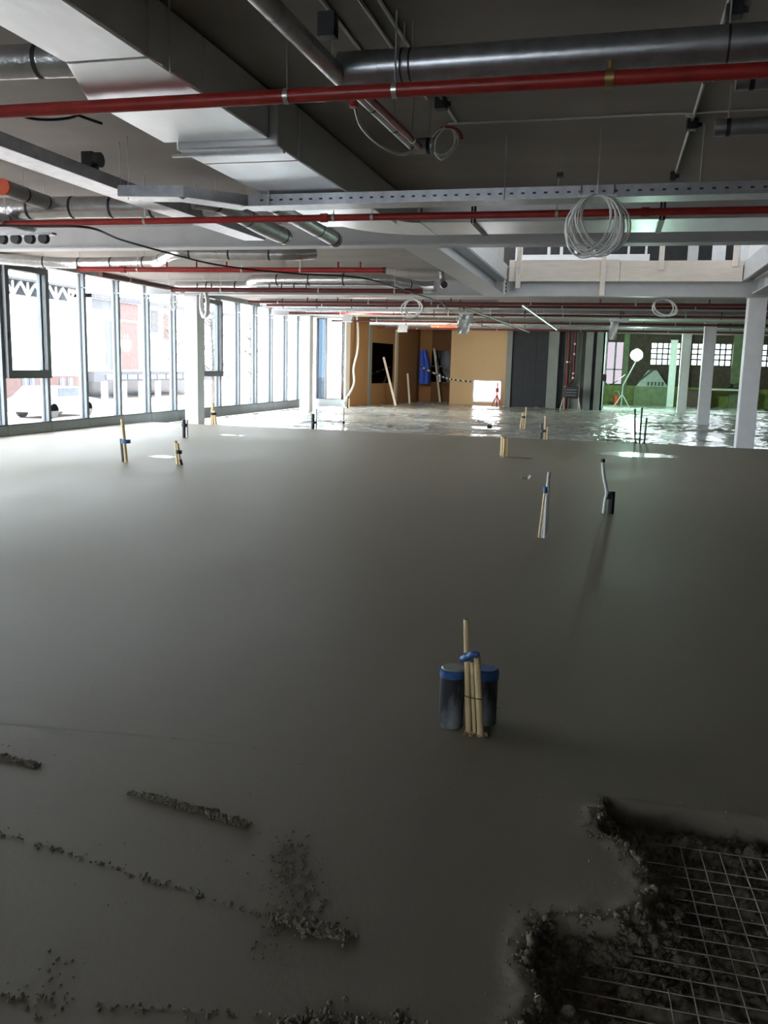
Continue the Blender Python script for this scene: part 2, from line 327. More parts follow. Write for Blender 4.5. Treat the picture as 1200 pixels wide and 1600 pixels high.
for x0, x1, y, mt in [(-2.9, -2.45, 40.3, 'drywall_grey'), (-2.44, -2.25, 40.7, 'black'), (-2.24, -1.85, 40.8, 'drywall_grey'), (-1.84, -1.45, 40.8, 'drywall_grey'), (-1.44, -1.28, 40.6, 'black'), (-1.27, -.95, 40.2, 'drywall_grey'), (-.93, -.82, 40.35, 'navy_wall'), (-.80, -.45, 40.0, 'drywall_grey')]:
    MB().box(x0, x1, y, 41.0, -.1, ZC).build('upright', mt, wr)
MB().box(-2.9, -.46, 41.0, 41.05, -.1, ZC).build('backing_board', 'drywall_grey', wr)
MB().box(-.52, -.45, 40.0, 49.9, -.1, ZC).build('side_board', 'drywall_grey', wr)
# far hall wall with glass-block windows
wf = thing('wall_far', 'dark brick wall of the old hall pierced by bright gridded windows', None, (3, 50, 0), kind='structure')
def wall_with_holes(y0, y1, x0, x1, z0, z1, holes, mt, name, par):
    xs = sorted({x0, x1, *[h[0] for h in holes], *[h[1] for h in holes]})
    for i in range(len(xs)-1):
        a, b = xs[i], xs[i+1]; hs = [h for h in holes if h[0] <= a and h[1] >= b]
        if hs:
            h = hs[0]; MB().box(a, b, y0, y1, z0, h[2]).build(name, mt, par); MB().box(a, b, y0, y1, h[3], z1).build(name, mt, par)
        else: MB().box(a, b, y0, y1, z0, z1).build(name, mt, par)
FH = [(-.4, .42, .97, 3.22), (1.9, 3.35, 2.08, 3.2), (4.0, 5.95, 2.1, 3.2), (6.95, 8.0, 2.1, 3.2)]
wall_with_holes(50, 50.25, -.45, XR, -.3, ZC, FH, 'brick_far', 'brick_panel', wf)
for k, (x0, x1, z0, z1) in enumerate(FH[1:]):
    nxp = round((x1-x0)/.28)
    for i in range(1, nxp): MB().box(x0+(x1-x0)*i/nxp-.045, x0+(x1-x0)*i/nxp+.045, 50.05, 50.1, z0, z1).build('glazing_bar', 'dark_frame', wf)
    for j in range(1, 4): MB().box(x0, x1, 50.055, 50.095, z0+(z1-z0)*j/4-.045, z0+(z1-z0)*j/4+.045).build('glazing_bar', 'dark_frame', wf)
    MB().box(x0, x1, 50.1, 50.11, z0, z1).build('glass_pane', 'glass', wf)
MB().box(-.4, .42, 50.1, 50.11, .97, 3.22).build('tinted_pane', 'tinted_glass', wf)
for x in (.02,): MB().box(x-.05, x+.05, 50.02, 50.1, .97, 3.22).build('glazing_bar', 'drywall_grey', wf)
MB().box(-.4, .42, 50.02, 50.1, 1.72, 1.78).build('glazing_bar', 'drywall_grey', wf)
MB().box(-.45, XR, 49.9, 50.0, -.3, .90).build('dado', 'yellow_green', wf); MB().box(.44, .72, 49.75, 50.0, -.3, ZC).build('pier', 'green_paint', wf); MB().box(6.0, 6.9, 49.6, 50.0, -.3, ZC).build('pier', 'green_paint', wf)
wr2 = thing('wall_right', 'side wall of the old hall, pale green above brown', None, (XR, 30, 0), kind='structure')
MB().box(XR, XR+.2, -9, 50.25, -.3, 1.5).build('lower_panel', 'brick_far', wr2); MB().box(XR, XR+.2, -9, 50.25, 1.5, ZC).build('upper_panel', 'green_paint', wr2)
wfr = thing('wall_front', 'wall behind the camera with a band of windows', None, (0, -9, 0), kind='structure')
wall_with_holes(-9.2, -9, XL-.3, XR+.2, -.3, ZC, [(-7.6, -3.14, .7, 3.1)], 'dark_wall', 'wall_panel', wfr)
for k in range(4): MB().box(-7.6+k*1.486-.03, -7.6+k*1.486+.03, -9.15, -9.0, .7, 3.1).build('mullion', 'alu', wfr)
for k in range(3): MB().box(-7.57+k*1.486, -6.145+k*1.486, -9.11, -9.1, .7, 3.1).build('glass_pane', 'glass', wfr)
# ---- upper storey glimpsed through the void
wu = thing('wall_upper', 'upper storey stud wall seen through the void above the beams', None, (0, 27, 3.98), kind='structure')
MB().box(-12, XR, 28.5, 28.6, Z1, 7.2).build('shade_panel', 'black', wu)  # black sheet stands in for the unlit depth behind the studs
for x0, x1 in [(-2.95, -2.75), (-2.05, -1.97), (-1.70, -1.62), (-1.30, -1.22), (-.80, -.72), (-.35, -.29), (.15, .21), (.62, .68), (1.75, 2.02), (2.38, 2.72), (3.1, 3.3)]:
    MB().box(x0, x1, 25.95, 26.05, Z1, 7.2).build('stud', 'white_steel' if x1 < 1 or x0 > 2 else 'paint_steel', wu)
MB().box(-2.8, .75, 25.9, 26.1, 4.66, 4.84).build('rail', 'white_steel', wu)
MB().box(3.3, 3.4, 13.0, 28.5, Z1, 7.2).build('side_panel', 'white_render', wu)
m = MB(); m.box(-12.3, XR, -4, 28.6, 7.2, 7.4); m.box(-12.3, XR, -4.2, -4, Z1, 7.4); m.box(3.4, XR, -4, 28.5, 7.15, 7.2); m.build('roof_slab', 'white_render', wu)
for k in range(7): MB().box(-12.2, -12.05, -4+k*5.4, -3.88+k*5.4, Z1, 7.2).build('mullion', 'alu', wu)
# ---- steel frame
def xbeam(y, x0, x1, lab, n='steel_beam'):
    o = ibeam(MB(), 'x', y, 3.30, ZC-3.30, .30, x0, x1).build(n, 'paint_steel', label=lab, cat='beam', group='steel cross beams under the slab'); return o
xbeam(12.6, XL+.02, XR, 'pale grey steel beam crossing the whole room in front of the void')
b2 = xbeam(21.12, XL+.02, XR, 'pale grey steel beam carrying the timber guard boards behind the void')
xbeam(29.85, XL+.02, XR, 'grey steel beam crossing above the second window-side column')
xbeam(38.6, XL+.02, XR, 'farthest grey steel beam just before the board walls')
for y in (13.5, 16.3, 18.9): MB().bar((2.955, y, 3.34), (2.955, y, 3.63), .01, .2).build('stiffener', 'paint_steel', b2) if False else None
bl = ibeam(MB(), 'y', -2.82, 3.30, ZC-3.30, .50, 12.76, 20.96).build('edge_beam', 'paint_steel', label='wide pale steel beam running along the left edge of the void', cat='beam')
MB().box(-2.58, -2.565, 20.62, 20.955, 3.32, 3.64).build('end_plate', 'white_steel', bl)
for z in (3.40, 3.48, 3.56): MB().cyl((-2.565, 20.86, z), (-2.54, 20.86, z), .022, 8).build('bolt', 'black', bl)
MB().box(-2.575, -2.555, 12.8, 20.95, 3.66, 3.99).build('slab_edge_strip', 'white_steel', bl)
br = ibeam(MB(), 'y', 2.97, 3.36, ZC-3.36, .30, 12.76, 20.96).build('edge_beam', 'paint_steel', label='steel beam running along the right edge of the void to the near column', cat='beam')
MB().box(2.60, 2.655, 12.8, 20.94, 3.64, 4.04).build('slab_edge_strip', 'paint_steel', br)
for y in (14.5, 17.5, 20.4): MB().box(2.85, 2.963, y, y+.012, 3.385, 3.635).build('stiffener', 'paint_steel', br)
def column(x, y, lab, wdt=.38, top=3.30, z0=-.115):
    c = thing('steel_column', lab, 'column', (x, y, z0), 'square steel columns'); h = wdt/2
    MB().box(x-h, x+h, y-h, y+h, z0+.02, top-.02).build('shaft', 'white_steel', c, bevel=.012)
    MB().box(x-h-.05, x+h+.05, y-h-.05, y+h+.05, z0, z0+.02).build('base_plate', 'paint_steel', c); MB().box(x-h-.02, x+h+.02, y-h, y+h, top-.02, top).build('cap_plate', 'paint_steel', c)
column(-10.72, 21.3, 'pale square column by the windows at the near edge of the plastic sheet')
column(-10.66, 29.9, 'farther pale square column in front of the glazed facade')
column(2.95, 21.12, 'right-hand pale square column nearest the camera under the void corner')
column(3.02, 31.4, 'second pale column on the right standing on the plastic sheet')
column(2.95, 40.3, 'third pale column on the right, right of the glaring work lamp')
column(2.9, 47.6, 'farthest slim pale column on the right in front of the old hall', .34)
# ---- timber guard at the void
for x0, x1, lab in [(-2.50, -.02, 'left pale timber guard board on the beam behind the void'), (-.01, 2.58, 'right pale timber guard board on the beam behind the void')]:
    MB().box(x0, x1, 20.89, 20.94, 3.62, 4.10-.03*(x0 > -1)).build('guard_board', 'timber', label=lab, cat='board', group='timber guard boards', bevel=.004)
for x, z0, z1, lab in [(-2.28, 3.46, 5.1, 'pale timber guard post near the left end of the guard board'), (-.38, 3.30, 5.1, 'long pale timber guard post reaching down over the beam web'), (.86, 3.86, 5.1, 'short pale timber guard post ending halfway down the guard board'), (2.40, 3.93, 5.1, 'pale timber guard post at the right end of the guard board')]:
    MB().box(x-.055, x+.055, 20.82, 20.892, z0, z1).build('guard_post', 'timber', label=lab, cat='post', group='timber guard posts', bevel=.004)
gpn = thing('guard_fence', 'row of upright pale guard panels on the left edge of the void', 'fence', (-2.65, 13, Z1))
for k in range(7):
    y0 = 13.0+k*1.12
    MB().box(-2.66, -2.63, y0, y0+1.08, Z1, 4.75).build('guard_panel', 'paint_steel' if k % 3 == 1 else 'white_render', gpn)

# ================================================================== SERVICES UNDER THE CEILING
def rods(mb, pts, top=ZC, r=.006):
    for p in pts: mb.cyl(p, (p[0], p[1], top), r, 6)
    return mb
def red_pipe(path, r, lab, hang=(), couple=(), heads=(), mt='red', n=14, cap=None, sm=0, group='red sprinkler pipes'):
    t = thing('sprinkler_pipe', lab, 'pipe', path[0], group); P = smooth_path(path, sm) if sm else path
    MB().tube(P, r, n).build('pipe', mt, t); a, b = Vector(path[0]), Vector(path[-1]); d = (b-a).normalized()
    for f in couple: MB().band(a+(b-a)*f, d, r*1.28, r*2.2).build('coupling', mt, t)
    for f in hang:
        p = a+(b-a)*f; h = MB().band(p, d, r*1.12, .03).build('hanger_ring', 'zinc', t); MB().cyl((p.x, p.y, p.z+r), (p.x, p.y, ZC-.004), .006, 6).build('rod', 'zinc', h)
    for f in heads:
        p = a+(b-a)*f; MB().cyl((p.x, p.y, p.z+r*.8), (p.x, p.y, p.z+r+.09), .016, 8).build('outlet', mt, t)
    if cap:
        for e, s in ((a, -1), (b, 1)): MB().cyl(e, e+d*s*.05, r*1.15, n).build('end_cap', cap, t)
    return t
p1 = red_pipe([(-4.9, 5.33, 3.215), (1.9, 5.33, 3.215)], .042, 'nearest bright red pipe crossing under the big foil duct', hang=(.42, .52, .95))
MB().band((-.13, 5.33, 3.215), (1, 0, 0), .052, .05).build('valve', 'brass', p1); MB().cyl((-.13, 5.33, 3.26), (-.13, 5.33, 3.31), .015, 8).build('valve_neck', 'brass', p1)
red_pipe([(-7.28, 9.25, 3.155), (3.4, 9.25, 3.155)], .036, 'long red pipe hanging just before the first cross beam', hang=(.19, .40, .44, .62, .85), couple=(.39, .7))
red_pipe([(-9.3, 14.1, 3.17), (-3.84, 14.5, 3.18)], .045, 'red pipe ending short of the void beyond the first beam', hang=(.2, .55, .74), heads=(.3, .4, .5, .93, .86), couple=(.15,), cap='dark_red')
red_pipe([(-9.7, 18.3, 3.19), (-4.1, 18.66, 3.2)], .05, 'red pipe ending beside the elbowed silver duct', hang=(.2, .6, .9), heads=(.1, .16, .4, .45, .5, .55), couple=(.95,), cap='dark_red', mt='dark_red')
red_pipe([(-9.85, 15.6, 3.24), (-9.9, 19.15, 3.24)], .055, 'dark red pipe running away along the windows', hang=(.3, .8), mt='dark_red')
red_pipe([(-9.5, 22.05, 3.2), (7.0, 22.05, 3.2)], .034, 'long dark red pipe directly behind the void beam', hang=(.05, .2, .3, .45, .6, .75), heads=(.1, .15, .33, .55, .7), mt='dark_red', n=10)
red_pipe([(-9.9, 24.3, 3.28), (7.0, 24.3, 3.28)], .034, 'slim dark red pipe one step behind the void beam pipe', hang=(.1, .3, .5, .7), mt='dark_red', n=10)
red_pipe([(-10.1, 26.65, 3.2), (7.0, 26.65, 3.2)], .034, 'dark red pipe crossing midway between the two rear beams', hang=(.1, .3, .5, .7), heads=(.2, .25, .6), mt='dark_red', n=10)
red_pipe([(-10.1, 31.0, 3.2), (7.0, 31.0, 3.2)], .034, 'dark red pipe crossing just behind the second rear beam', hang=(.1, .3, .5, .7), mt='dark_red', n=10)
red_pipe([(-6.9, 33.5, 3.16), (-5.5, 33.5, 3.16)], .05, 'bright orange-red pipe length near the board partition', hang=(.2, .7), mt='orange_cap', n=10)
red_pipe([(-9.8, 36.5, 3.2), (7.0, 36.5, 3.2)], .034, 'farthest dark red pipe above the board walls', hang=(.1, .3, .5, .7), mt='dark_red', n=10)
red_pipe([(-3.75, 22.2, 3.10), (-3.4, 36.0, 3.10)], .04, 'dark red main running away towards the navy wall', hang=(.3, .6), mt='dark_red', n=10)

def round_duct(name, path, r, lab, straps=(), mt='foil', n=18, sm=6, hang=True, group=None, capm=None, cat='duct', strapm='strap', sw=.03):
    t = thing(name, lab, cat, path[0], group); P = smooth_path(path, sm) if sm else [Vector(p) for p in path]
    MB().tube(P, r, n).build('duct_body', mt, t)
    Ls = [0]
    for i in range(1, len(P)): Ls.append(Ls[-1]+(P[i]-P[i-1]).length)
    for k, s in enumerate(straps):
        s *= Ls[-1]; i = max(j for j in range(len(P)-1) if Ls[j] <= s+1e-6); d = (P[i+1]-P[i]).normalized(); p = P[i]+d*(s-Ls[i])
        st = MB().band(p, d, r*1.025, sw, n).build('strap', strapm, t)
        if hang: MB().cyl((p.x, p.y, p.z+r), (p.x, p.y, ZC-.004), .005, 6).build('rod', 'zinc', st)
    if capm:
        d = (P[0]-P[1]).normalized(); MB().cyl(P[0], P[0]+d*.03, r*1.04, n).build('end_cap', capm, t)
    return t
# spiral duct close to the camera with its tee
sd = round_duct('spiral_duct', [(-1.62, 5.50, 3.40), (1.9, 5.44, 3.40)], .098, 'grey spiral duct crossing beside the nearest red pipe', straps=(.075, .09, .6), mt='galv_dark', sm=0, sw=.012)
for k in range(24): MB().ring((-1.2+k*.13, 5.495-k*.0022, 3.40), (1, 0.1, 0), .0985, .0022, 18, 4).build('seam', 'galv', sd)
gp = round_duct('galvanised_pipe', [(-1.80, 3.4, 3.36), (-1.76, 5.5, 3.36)], .055, 'galvanised pipe running away from overhead into the spiral duct tee', straps=(.5, .93), mt='galv', sm=0, strapm='galv_dark')
MB().cyl((-1.76, 5.5, 3.40), (-1.50, 5.5, 3.40), .102, 18).build('tee', 'galv_dark', gp)
MB().box(-1.78, -1.68, 5.12, 5.2, 3.47, 3.60).build('bracket', 'black', gp)
round_duct('galvanised_pipe', [(-1.73, 5.62, 3.34), (-1.66, 7.1, 3.33)], .035, 'slim galvanised pipe continuing beyond the spiral duct tee', straps=(.3, .65), mt='galv', sm=0)
red_pipe([(-1.60, 5.40, 3.25), (-1.585, 7.0, 3.30)], .026, 'short red branch pipe beside the slim galvanised pipe', hang=(.85,), group='red sprinkler branches')
round_duct('duct_stub', [(-1.66, 7.12, 3.33), (-1.50, 7.12, 3.33)], .06, 'open grey duct stub at the end of the red branch', straps=(.8,), mt='galv_dark', sm=0)
round_duct('duct_stub', [(-1.45, 5.95, 3.42), (-1.22, 5.95, 3.42)], .055, 'grey duct stub right behind the nearest red pipe tee', straps=(.8,), mt='galv_dark', sm=0)
t = thing('flexible_hose', 'pale braided hose sagging from a red valve to the duct stub', 'hose', (-1.83, 6.1, 3.3))
MB().tube(smooth_path([(-1.83, 6.05, 3.36), (-1.84, 6.25, 3.27), (-1.80, 6.6, 3.23), (-1.72, 6.95, 3.235), (-1.66, 7.08, 3.29)]), .011, 8).build('hose', 'zinc', t)
MB().cyl((-1.83, 6.03, 3.33), (-1.83, 6.03, 3.40), .03, 10).build('valve', 'red', t); MB().cyl((-1.83, 6.03, 3.40), (-1.83, 6.03, ZC), .006, 6).build('rod', 'zinc', t)
for (x, y, lab) in [(.60, 5.98, 'dark duct end at the right edge just below the red pipe'), (.59, 7.05, 'dark duct end at the right edge below the thin ceiling cable')]:
    round_duct('duct_stub', [(x, y, 3.36), (3.2, y-.02, 3.36)], .058 if y < 6.5 else .06, lab, straps=(.035, .5), mt='galv_dark', sm=0, sw=.03)
# big rectangular foil duct, then its elbow and the cross run
rd = thing('rectangular_duct', 'big foil-clad rectangular duct running away and turning right before the beam', 'duct', (-3.0, 4, 3.27))
def duct_seg(x0a, x1a, za, y0, x0b, x1b, zb, y1, top):
    return MB().add([(x0a, y0, za), (x1a, y0, za), (x1a, y0, top), (x0a, y0, top), (x0b, y1, zb), (x1b, y1, zb), (x1b, y1, top), (x0b, y1, top)], [(0, 1, 2, 3), (4, 7, 6, 5), (0, 4, 5, 1), (1, 5, 6, 2), (3, 2, 6, 7), (0, 3, 7, 4)])
TOP = 3.62
for args in [(-3.16, -2.63, 3.27, 2.6, -3.16, -2.63, 3.27, 4.70), (-3.16, -2.63, 3.27, 4.715, -3.46, -2.63, 3.27, 5.40), (-3.46, -2.63, 3.27, 5.41, -3.50, -2.63, 3.27, 6.48)]: duct_seg(*args, TOP).build('duct_section', 'foil_panel', rd, bevel=.012)
for args in [(-3.40, -2.56, 3.215, 6.49, -3.40, -2.56, 3.215, 6.95), (-3.40, -2.56, 3.215, 6.96, -3.44, -2.57, 3.225, 10.3)]: duct_seg(*args, TOP).build('duct_section', 'foil_panel', rd, bevel=.012)
# elbow: quarter turn about (-2.3, 10.9)
m = MB(); vs = []; cx, cy_, ri, ro = -2.35, 10.32, .22, 1.10; K = 10
for k in range(K+1):
    a = math.pi-(math.pi/2)*k/K; ca, sa = math.cos(a), math.sin(a)
    for rr, z in ((ri, 3.30), (ro, 3.30), (ro, TOP), (ri, TOP)): vs.append((cx+rr*ca, cy_+rr*sa*1.12, z))
fs = [(0, 1, 2, 3), (4*K+3, 4*K+2, 4*K+1, 4*K)]
for k in range(K):
    for j in range(4): fs.append((4*k+j, 4*k+4+j, 4*k+4+(j+1) % 4, 4*k+(j+1) % 4))
m.add(vs, fs); m.build('elbow', 'foil_panel', rd)
for x0, x1 in [(-2.34, -1.72), (-1.70, .40), (.42, 2.5), (2.52, 4.6)]:
    MB().box(x0, x1, 10.57, 11.54, 3.30, TOP).build('duct_section', 'foil_panel', rd, bevel=.012)
for x in (-1.71, .41): MB().box(x-.03, x+.03, 10.55, 11.56, 3.285, TOP+.02).build('flange', 'strap', rd)
for (x, y, zb) in [(-2.60, 6.62, 3.20), (-2.60, 4.9, 3.25), (-3.42, 6.62, 3.20), (-1.71, 10.54, 3.27), (.41, 10.54, 3.27)]: MB().cyl((x, y, zb), (x, y, ZC), .007, 6).build('rod', 'zinc', rd)
MB().box(-3.5, -2.56, 6.60, 6.64, 3.195, 3.214).build('support_rail', 'galv', rd)
round_duct('flexible_duct', [(-4.35, 5.05, 3.42), (-4.0, 5.1, 3.44), (-3.3, 5.15, 3.44)], .10, 'shiny flexible duct entering the side of the big foil duct', straps=(.12, .7), mt='foil')
t = thing('fire_valve', 'orange capped valve at the left edge above the nearest red pipe', 'valve', (-4.4, 5.25, 3.34)); MB().cyl((-4.42, 5.2, 3.36), (-4.37, 5.26, 3.36), .05, 12).build('cap', 'orange_cap', t); MB().cyl((-4.40, 5.24, 3.4), (-4.40, 5.24, ZC), .006, 6).build('rod', 'zinc', t)
t = thing('loose_cable', 'dark cable loop sagging under the flexible duct', 'cable', (-3.9, 5.4, 3.3)); MB().tube(smooth_path([(-4.15, 5.42, 3.27), (-3.95, 5.5, 3.21), (-3.7, 5.55, 3.22), (-3.5, 5.5, 3.27)]), .010, 8).build('cable_run', 'cable', t); MB().tube(smooth_path([(-3.72, 5.45, 3.26), (-3.60, 5.55, 3.22), (-3.52, 5.65, 3.20)]), .010, 8).build('cable_run', 'cable', t)
# cable trays
def tray(path, wd, h, lab, side=None):
    t = thing('cable_tray', lab, 'cable tray', path[0], 'perforated steel cable trays')
    for a, b in zip(path[:-1], path[1:]):
        a, b = Vector(a), Vector(b); d = (b-a).normalized(); s = d.cross(Vector((0, 0, 1))).normalized()
        MB().bar(a, b, wd, .006).build('tray_base', 'galv', t)
        if abs(a.y) > 20: MB().cyl((a.x+.3, a.y+wd/2+.01, a.z), (a.x+.3, a.y+wd/2+.01, ZC-.004), .008, 6).build('rod', 'zinc', t); MB().cyl((b.x-.3, a.y+wd/2+.01, a.z), (b.x-.3, a.y+wd/2+.01, ZC-.004), .008, 6).build('rod', 'zinc', t)
        for q in (-1, 1):
            e = MB().bar(a+s*q*wd/2+Vector((0, 0, h/2)), b+s*q*wd/2+Vector((0, 0, h/2)), .006, h).build('tray_side', 'galv_dark', t)
    return t
tx = tray([(-3.60, 8.32, 3.10), (3.6, 8.22, 3.10)], .28, .10, 'cable tray crossing the room beneath the big foil duct')
m = MB()
for k in range(70): m.box(-3.4+k*.1, -3.37+k*.1, 8.165-k*.0013, 8.172-k*.0013, 3.14, 3.155)
m.build('slots', 'black', tx, kind='stuff')
for x in (-3.3, -1.05, .6): MB().cyl((x, 8.14, 3.10), (x, 8.14, ZC), .006, 6).build('rod', 'zinc', tx)
MB().bar((-3.60, 8.32, 3.102), (-4.05, 7.85, 3.112), .26, .006).build('tray_base', 'galv', tx)
MB().bar((-4.05, 7.85, 3.112), (-4.62, 7.78, 3.117), .26, .006).build('tray_base', 'galv', tx)
MB().bar((-3.52, 8.19, 3.15), (-3.98, 7.72, 3.16), .006, .1).build('tray_side', 'galv_dark', tx); MB().bar((-3.98, 7.72, 3.16), (-4.62, 7.65, 3.167), .006, .1).build('tray_side', 'galv_dark', tx)
MB().cyl((-4.55, 7.72, 3.1), (-4.55, 7.72, ZC), .006, 6).build('rod', 'zinc', tx)
ty = tray([(-4.93, 4.2, 3.235), (-4.93, 8.35, 3.235), (-4.80, 11.35, 3.235)], .30, .11, 'cable tray running away on the left towards the first beam')
for y in (5.6, 7.9, 10.4): MB().cyl((-4.74, y, 3.23), (-4.74, y, ZC), .006, 6).build('rod', 'zinc', ty)
t = thing('alarm_sounder', 'small black round-faced box standing on the left cable tray', 'device', (-4.85, 7.6, 3.35))
MB().box(-4.92, -4.80, 7.52, 7.64, 3.345, 3.50).build('housing', 'black', t, bevel=.01); MB().cyl((-4.80, 7.58, 3.43), (-4.745, 7.58, 3.43), .068, 14).build('horn', 'rubber', t)
# silver ducts left of the big duct, first bay
round_duct('insulated_duct', [(-8.2, 9.5, 3.38), (-7.0, 9.5, 3.37), (-6.4, 9.55, 3.38), (-5.0, 9.65, 3.38), (-4.3, 9.7, 3.40)], .125, 'silver insulated duct with dark straps behind the left red pipe', straps=(.2, .33, .47, .60, .73, .86), mt='foil')
round_duct('capped_duct', [(-6.55, 8.55, 3.42), (-6.62, 9.6, 3.40)], .085, 'grey duct closed with an orange cap at the left edge', straps=(.35, .75), mt='galv_dark', sm=0, capm='orange_cap')
round_duct('capped_duct', [(-7.10, 8.95, 3.20), (-7.2, 9.9, 3.22)], .07, 'grey pipe with orange collar at the end of the left red pipe', straps=(.4,), mt='galv', sm=0, capm='orange_cap')
t = thing('pipe_clamp_row', 'row of dark round pipe clamps under the left duct', 'clamp', (-7.3, 9.8, 3.1))
for k in range(4): MB().cyl((-7.55+k*.20, 9.75, 3.06), (-7.55+k*.20, 9.82, 3.06), .062, 12).build('clamp', 'rubber', t)
MB().box(-7.7, -6.8, 9.74, 9.83, 3.10, 3.13).build('rail', 'galv_dark', t)
MB().cyl((-7.2, 9.78, 3.1), (-7.2, 9.78, ZC), .006, 6).build('rod', 'zinc', t)
round_duct('silver_duct', [(-4.55, 9.05, 3.34), (-4.36, 9.35, 3.34), (-4.34, 10.4, 3.28), (-4.33, 11.25, 3.26)], .105, 'silver duct with an open end running away beside the left cable tray', straps=(.12, .45, .95), mt='galv', group='paired silver ducts')
round_duct('silver_duct', [(-3.70, 9.15, 3.32), (-3.72, 10.2, 3.30), (-3.74, 11.3, 3.28), (-3.72, 11.55, 3.25)], .10, 'silver duct with an open end close beside the big foil duct', straps=(.05, .7, .96), mt='galv', group='paired silver ducts')
# ducts beyond the first beam
round_duct('insulated_duct', [(-11.4, 14.6, 3.42), (-10.6, 14.9, 3.40), (-9.98, 15.03, 3.39), (-8.5, 14.95, 3.39), (-8.15, 14.8, 3.395), (-7.4, 14.0, 3.42), (-7.0, 14.0, 3.42), (-5.7, 14.1, 3.40), (-5.35, 14.2, 3.41), (-5.1, 14.6, 3.48)], .10, 'silver duct zigzagging just beyond the first beam on the left', straps=(.12, .22, .32, .42, .52, .68, .78, .88), mt='foil')
round_duct('insulated_duct', [(-10.3, 19.6, 3.36), (-9.4, 19.5, 3.36), (-8.3, 19.4, 3.36), (-7.9, 18.7, 3.42), (-6.5, 18.6, 3.43), (-5.0, 18.6, 3.43), (-4.7, 18.9, 3.40), (-4.35, 19.5, 3.37), (-3.95, 19.5, 3.37)], .13, 'silver duct with an elbow behind the second red pipe', straps=(.12, .22, .36, .47, .57, .68, .9), mt='foil')
round_duct('insulated_duct', [(-10.2, 24.6, 3.36), (-3.2, 24.6, 3.36)], .13, 'pale strapped duct behind the void beam on the left', straps=(.1, .25, .4, .55, .7, .85), mt='foil', sm=0)
round_duct('insulated_duct', [(-10.2, 28.6, 3.36), (4.5, 28.6, 3.36)], .12, 'pale duct in front of the second rear beam', straps=(.1, .3, .5, .7, .9), mt='foil', sm=0)
round_duct('insulated_duct', [(-9.6, 34.5, 3.34), (5.5, 34.5, 3.34)], .13, 'pale duct near the board walls', straps=(.1, .3, .5, .7, .9), mt='foil', sm=0)
round_duct('insulated_duct', [(-2.22, 21.6, 3.11), (-2.2, 34.0, 3.11)], .03, 'narrow shiny pipe running straight away under the rear beams', straps=(.1, .3, .5, .7), mt='foil', sm=0)
tray([(-10.2, 25.6, 3.22), (-5.2, 25.6, 3.22)], .2, .08, 'far cable tray near the facade behind the void beam')
tray([(-3.0, 33.0, 3.20), (5.5, 33.0, 3.20)], .3, .08, 'far cable tray crossing above the plastic sheet')
round_duct('duct_elbow', [(-3.72, 19.05, ZC), (-3.72, 19.1, 3.5), (-3.68, 19.0, 3.36), (-3.60, 18.7, 3.34)], .07, 'short black-ringed duct elbow hanging left of the void beam', straps=(.98,), mt='galv', hang=False, sw=.05)
# conduits, boxes and cables on the near ceiling
for x, y0, y1, lab in [(-1.745, 3.6, 5.9, 'thin grey conduit on the ceiling left of the other two'), (-1.53, 3.6, 7.0, 'thin grey conduit on the ceiling ending at a dark box'), (-1.42, 3.6, 7.66, 'thin grey conduit on the ceiling nearest to the spiral duct'), (.485, 4.3, 9.9, 'long thin conduit on the ceiling linking four dark boxes')]:
    MB().cyl((x, y0, ZC-.014), (x, y1, ZC-.014), .013, 8).build('ceiling_conduit', 'zinc', label=lab, cat='conduit', group='conduits on the ceiling')
for x, y, sz, lab in [(-1.43, 7.05, .09, 'dark junction box at the end of the ceiling conduits'), (.49, 7.95, .09, 'dark junction box where the thin cable crosses the conduit'), (.50, 6.72, .08, 'dark junction box half hidden below the red pipe'), (.52, 5.58, .09, 'dark junction box at the top edge of the picture'), (.46, 9.9, .06, 'small dark junction box at the far end of the conduit')]:
    t = thing('junction_box', lab, 'box', (x, y, ZC-.09), 'junction boxes'); MB().box(x-sz/2, x+sz/2, y-sz/2, y+sz/2, ZC-.085, ZC).build('body', 'black', t, bevel=.008); MB().cyl((x+sz/2, y, ZC-.045), (x+sz/2+.03, y, ZC-.045), .018, 8).build('gland', 'rubber', t)
MB().tube(smooth_path([(-1.5, 7.72, ZC-.012), (-.6, 7.72, ZC-.014), (.38, 7.72, ZC-.012), (.49, 7.78, ZC-.03), (.6, 7.72, ZC-.012), (2.6, 7.7, ZC-.012)]), .009, 6).build('ceiling_cable', 'white_cable', label='thin pale cable stapled straight across the ceiling', cat='cable')
t = thing('rod_hanger', 'lone threaded rod with a dark foot hanging above the crossing tray', 'rod', (-.62, 8.9, 3.4)); MB().cyl((-.62, 8.9, 3.47), (-.62, 8.9, ZC), .006, 6).build('rod', 'zinc', t); MB().box(-.65, -.59, 8.87, 8.93, 3.43, 3.47).build('foot', 'black', t)
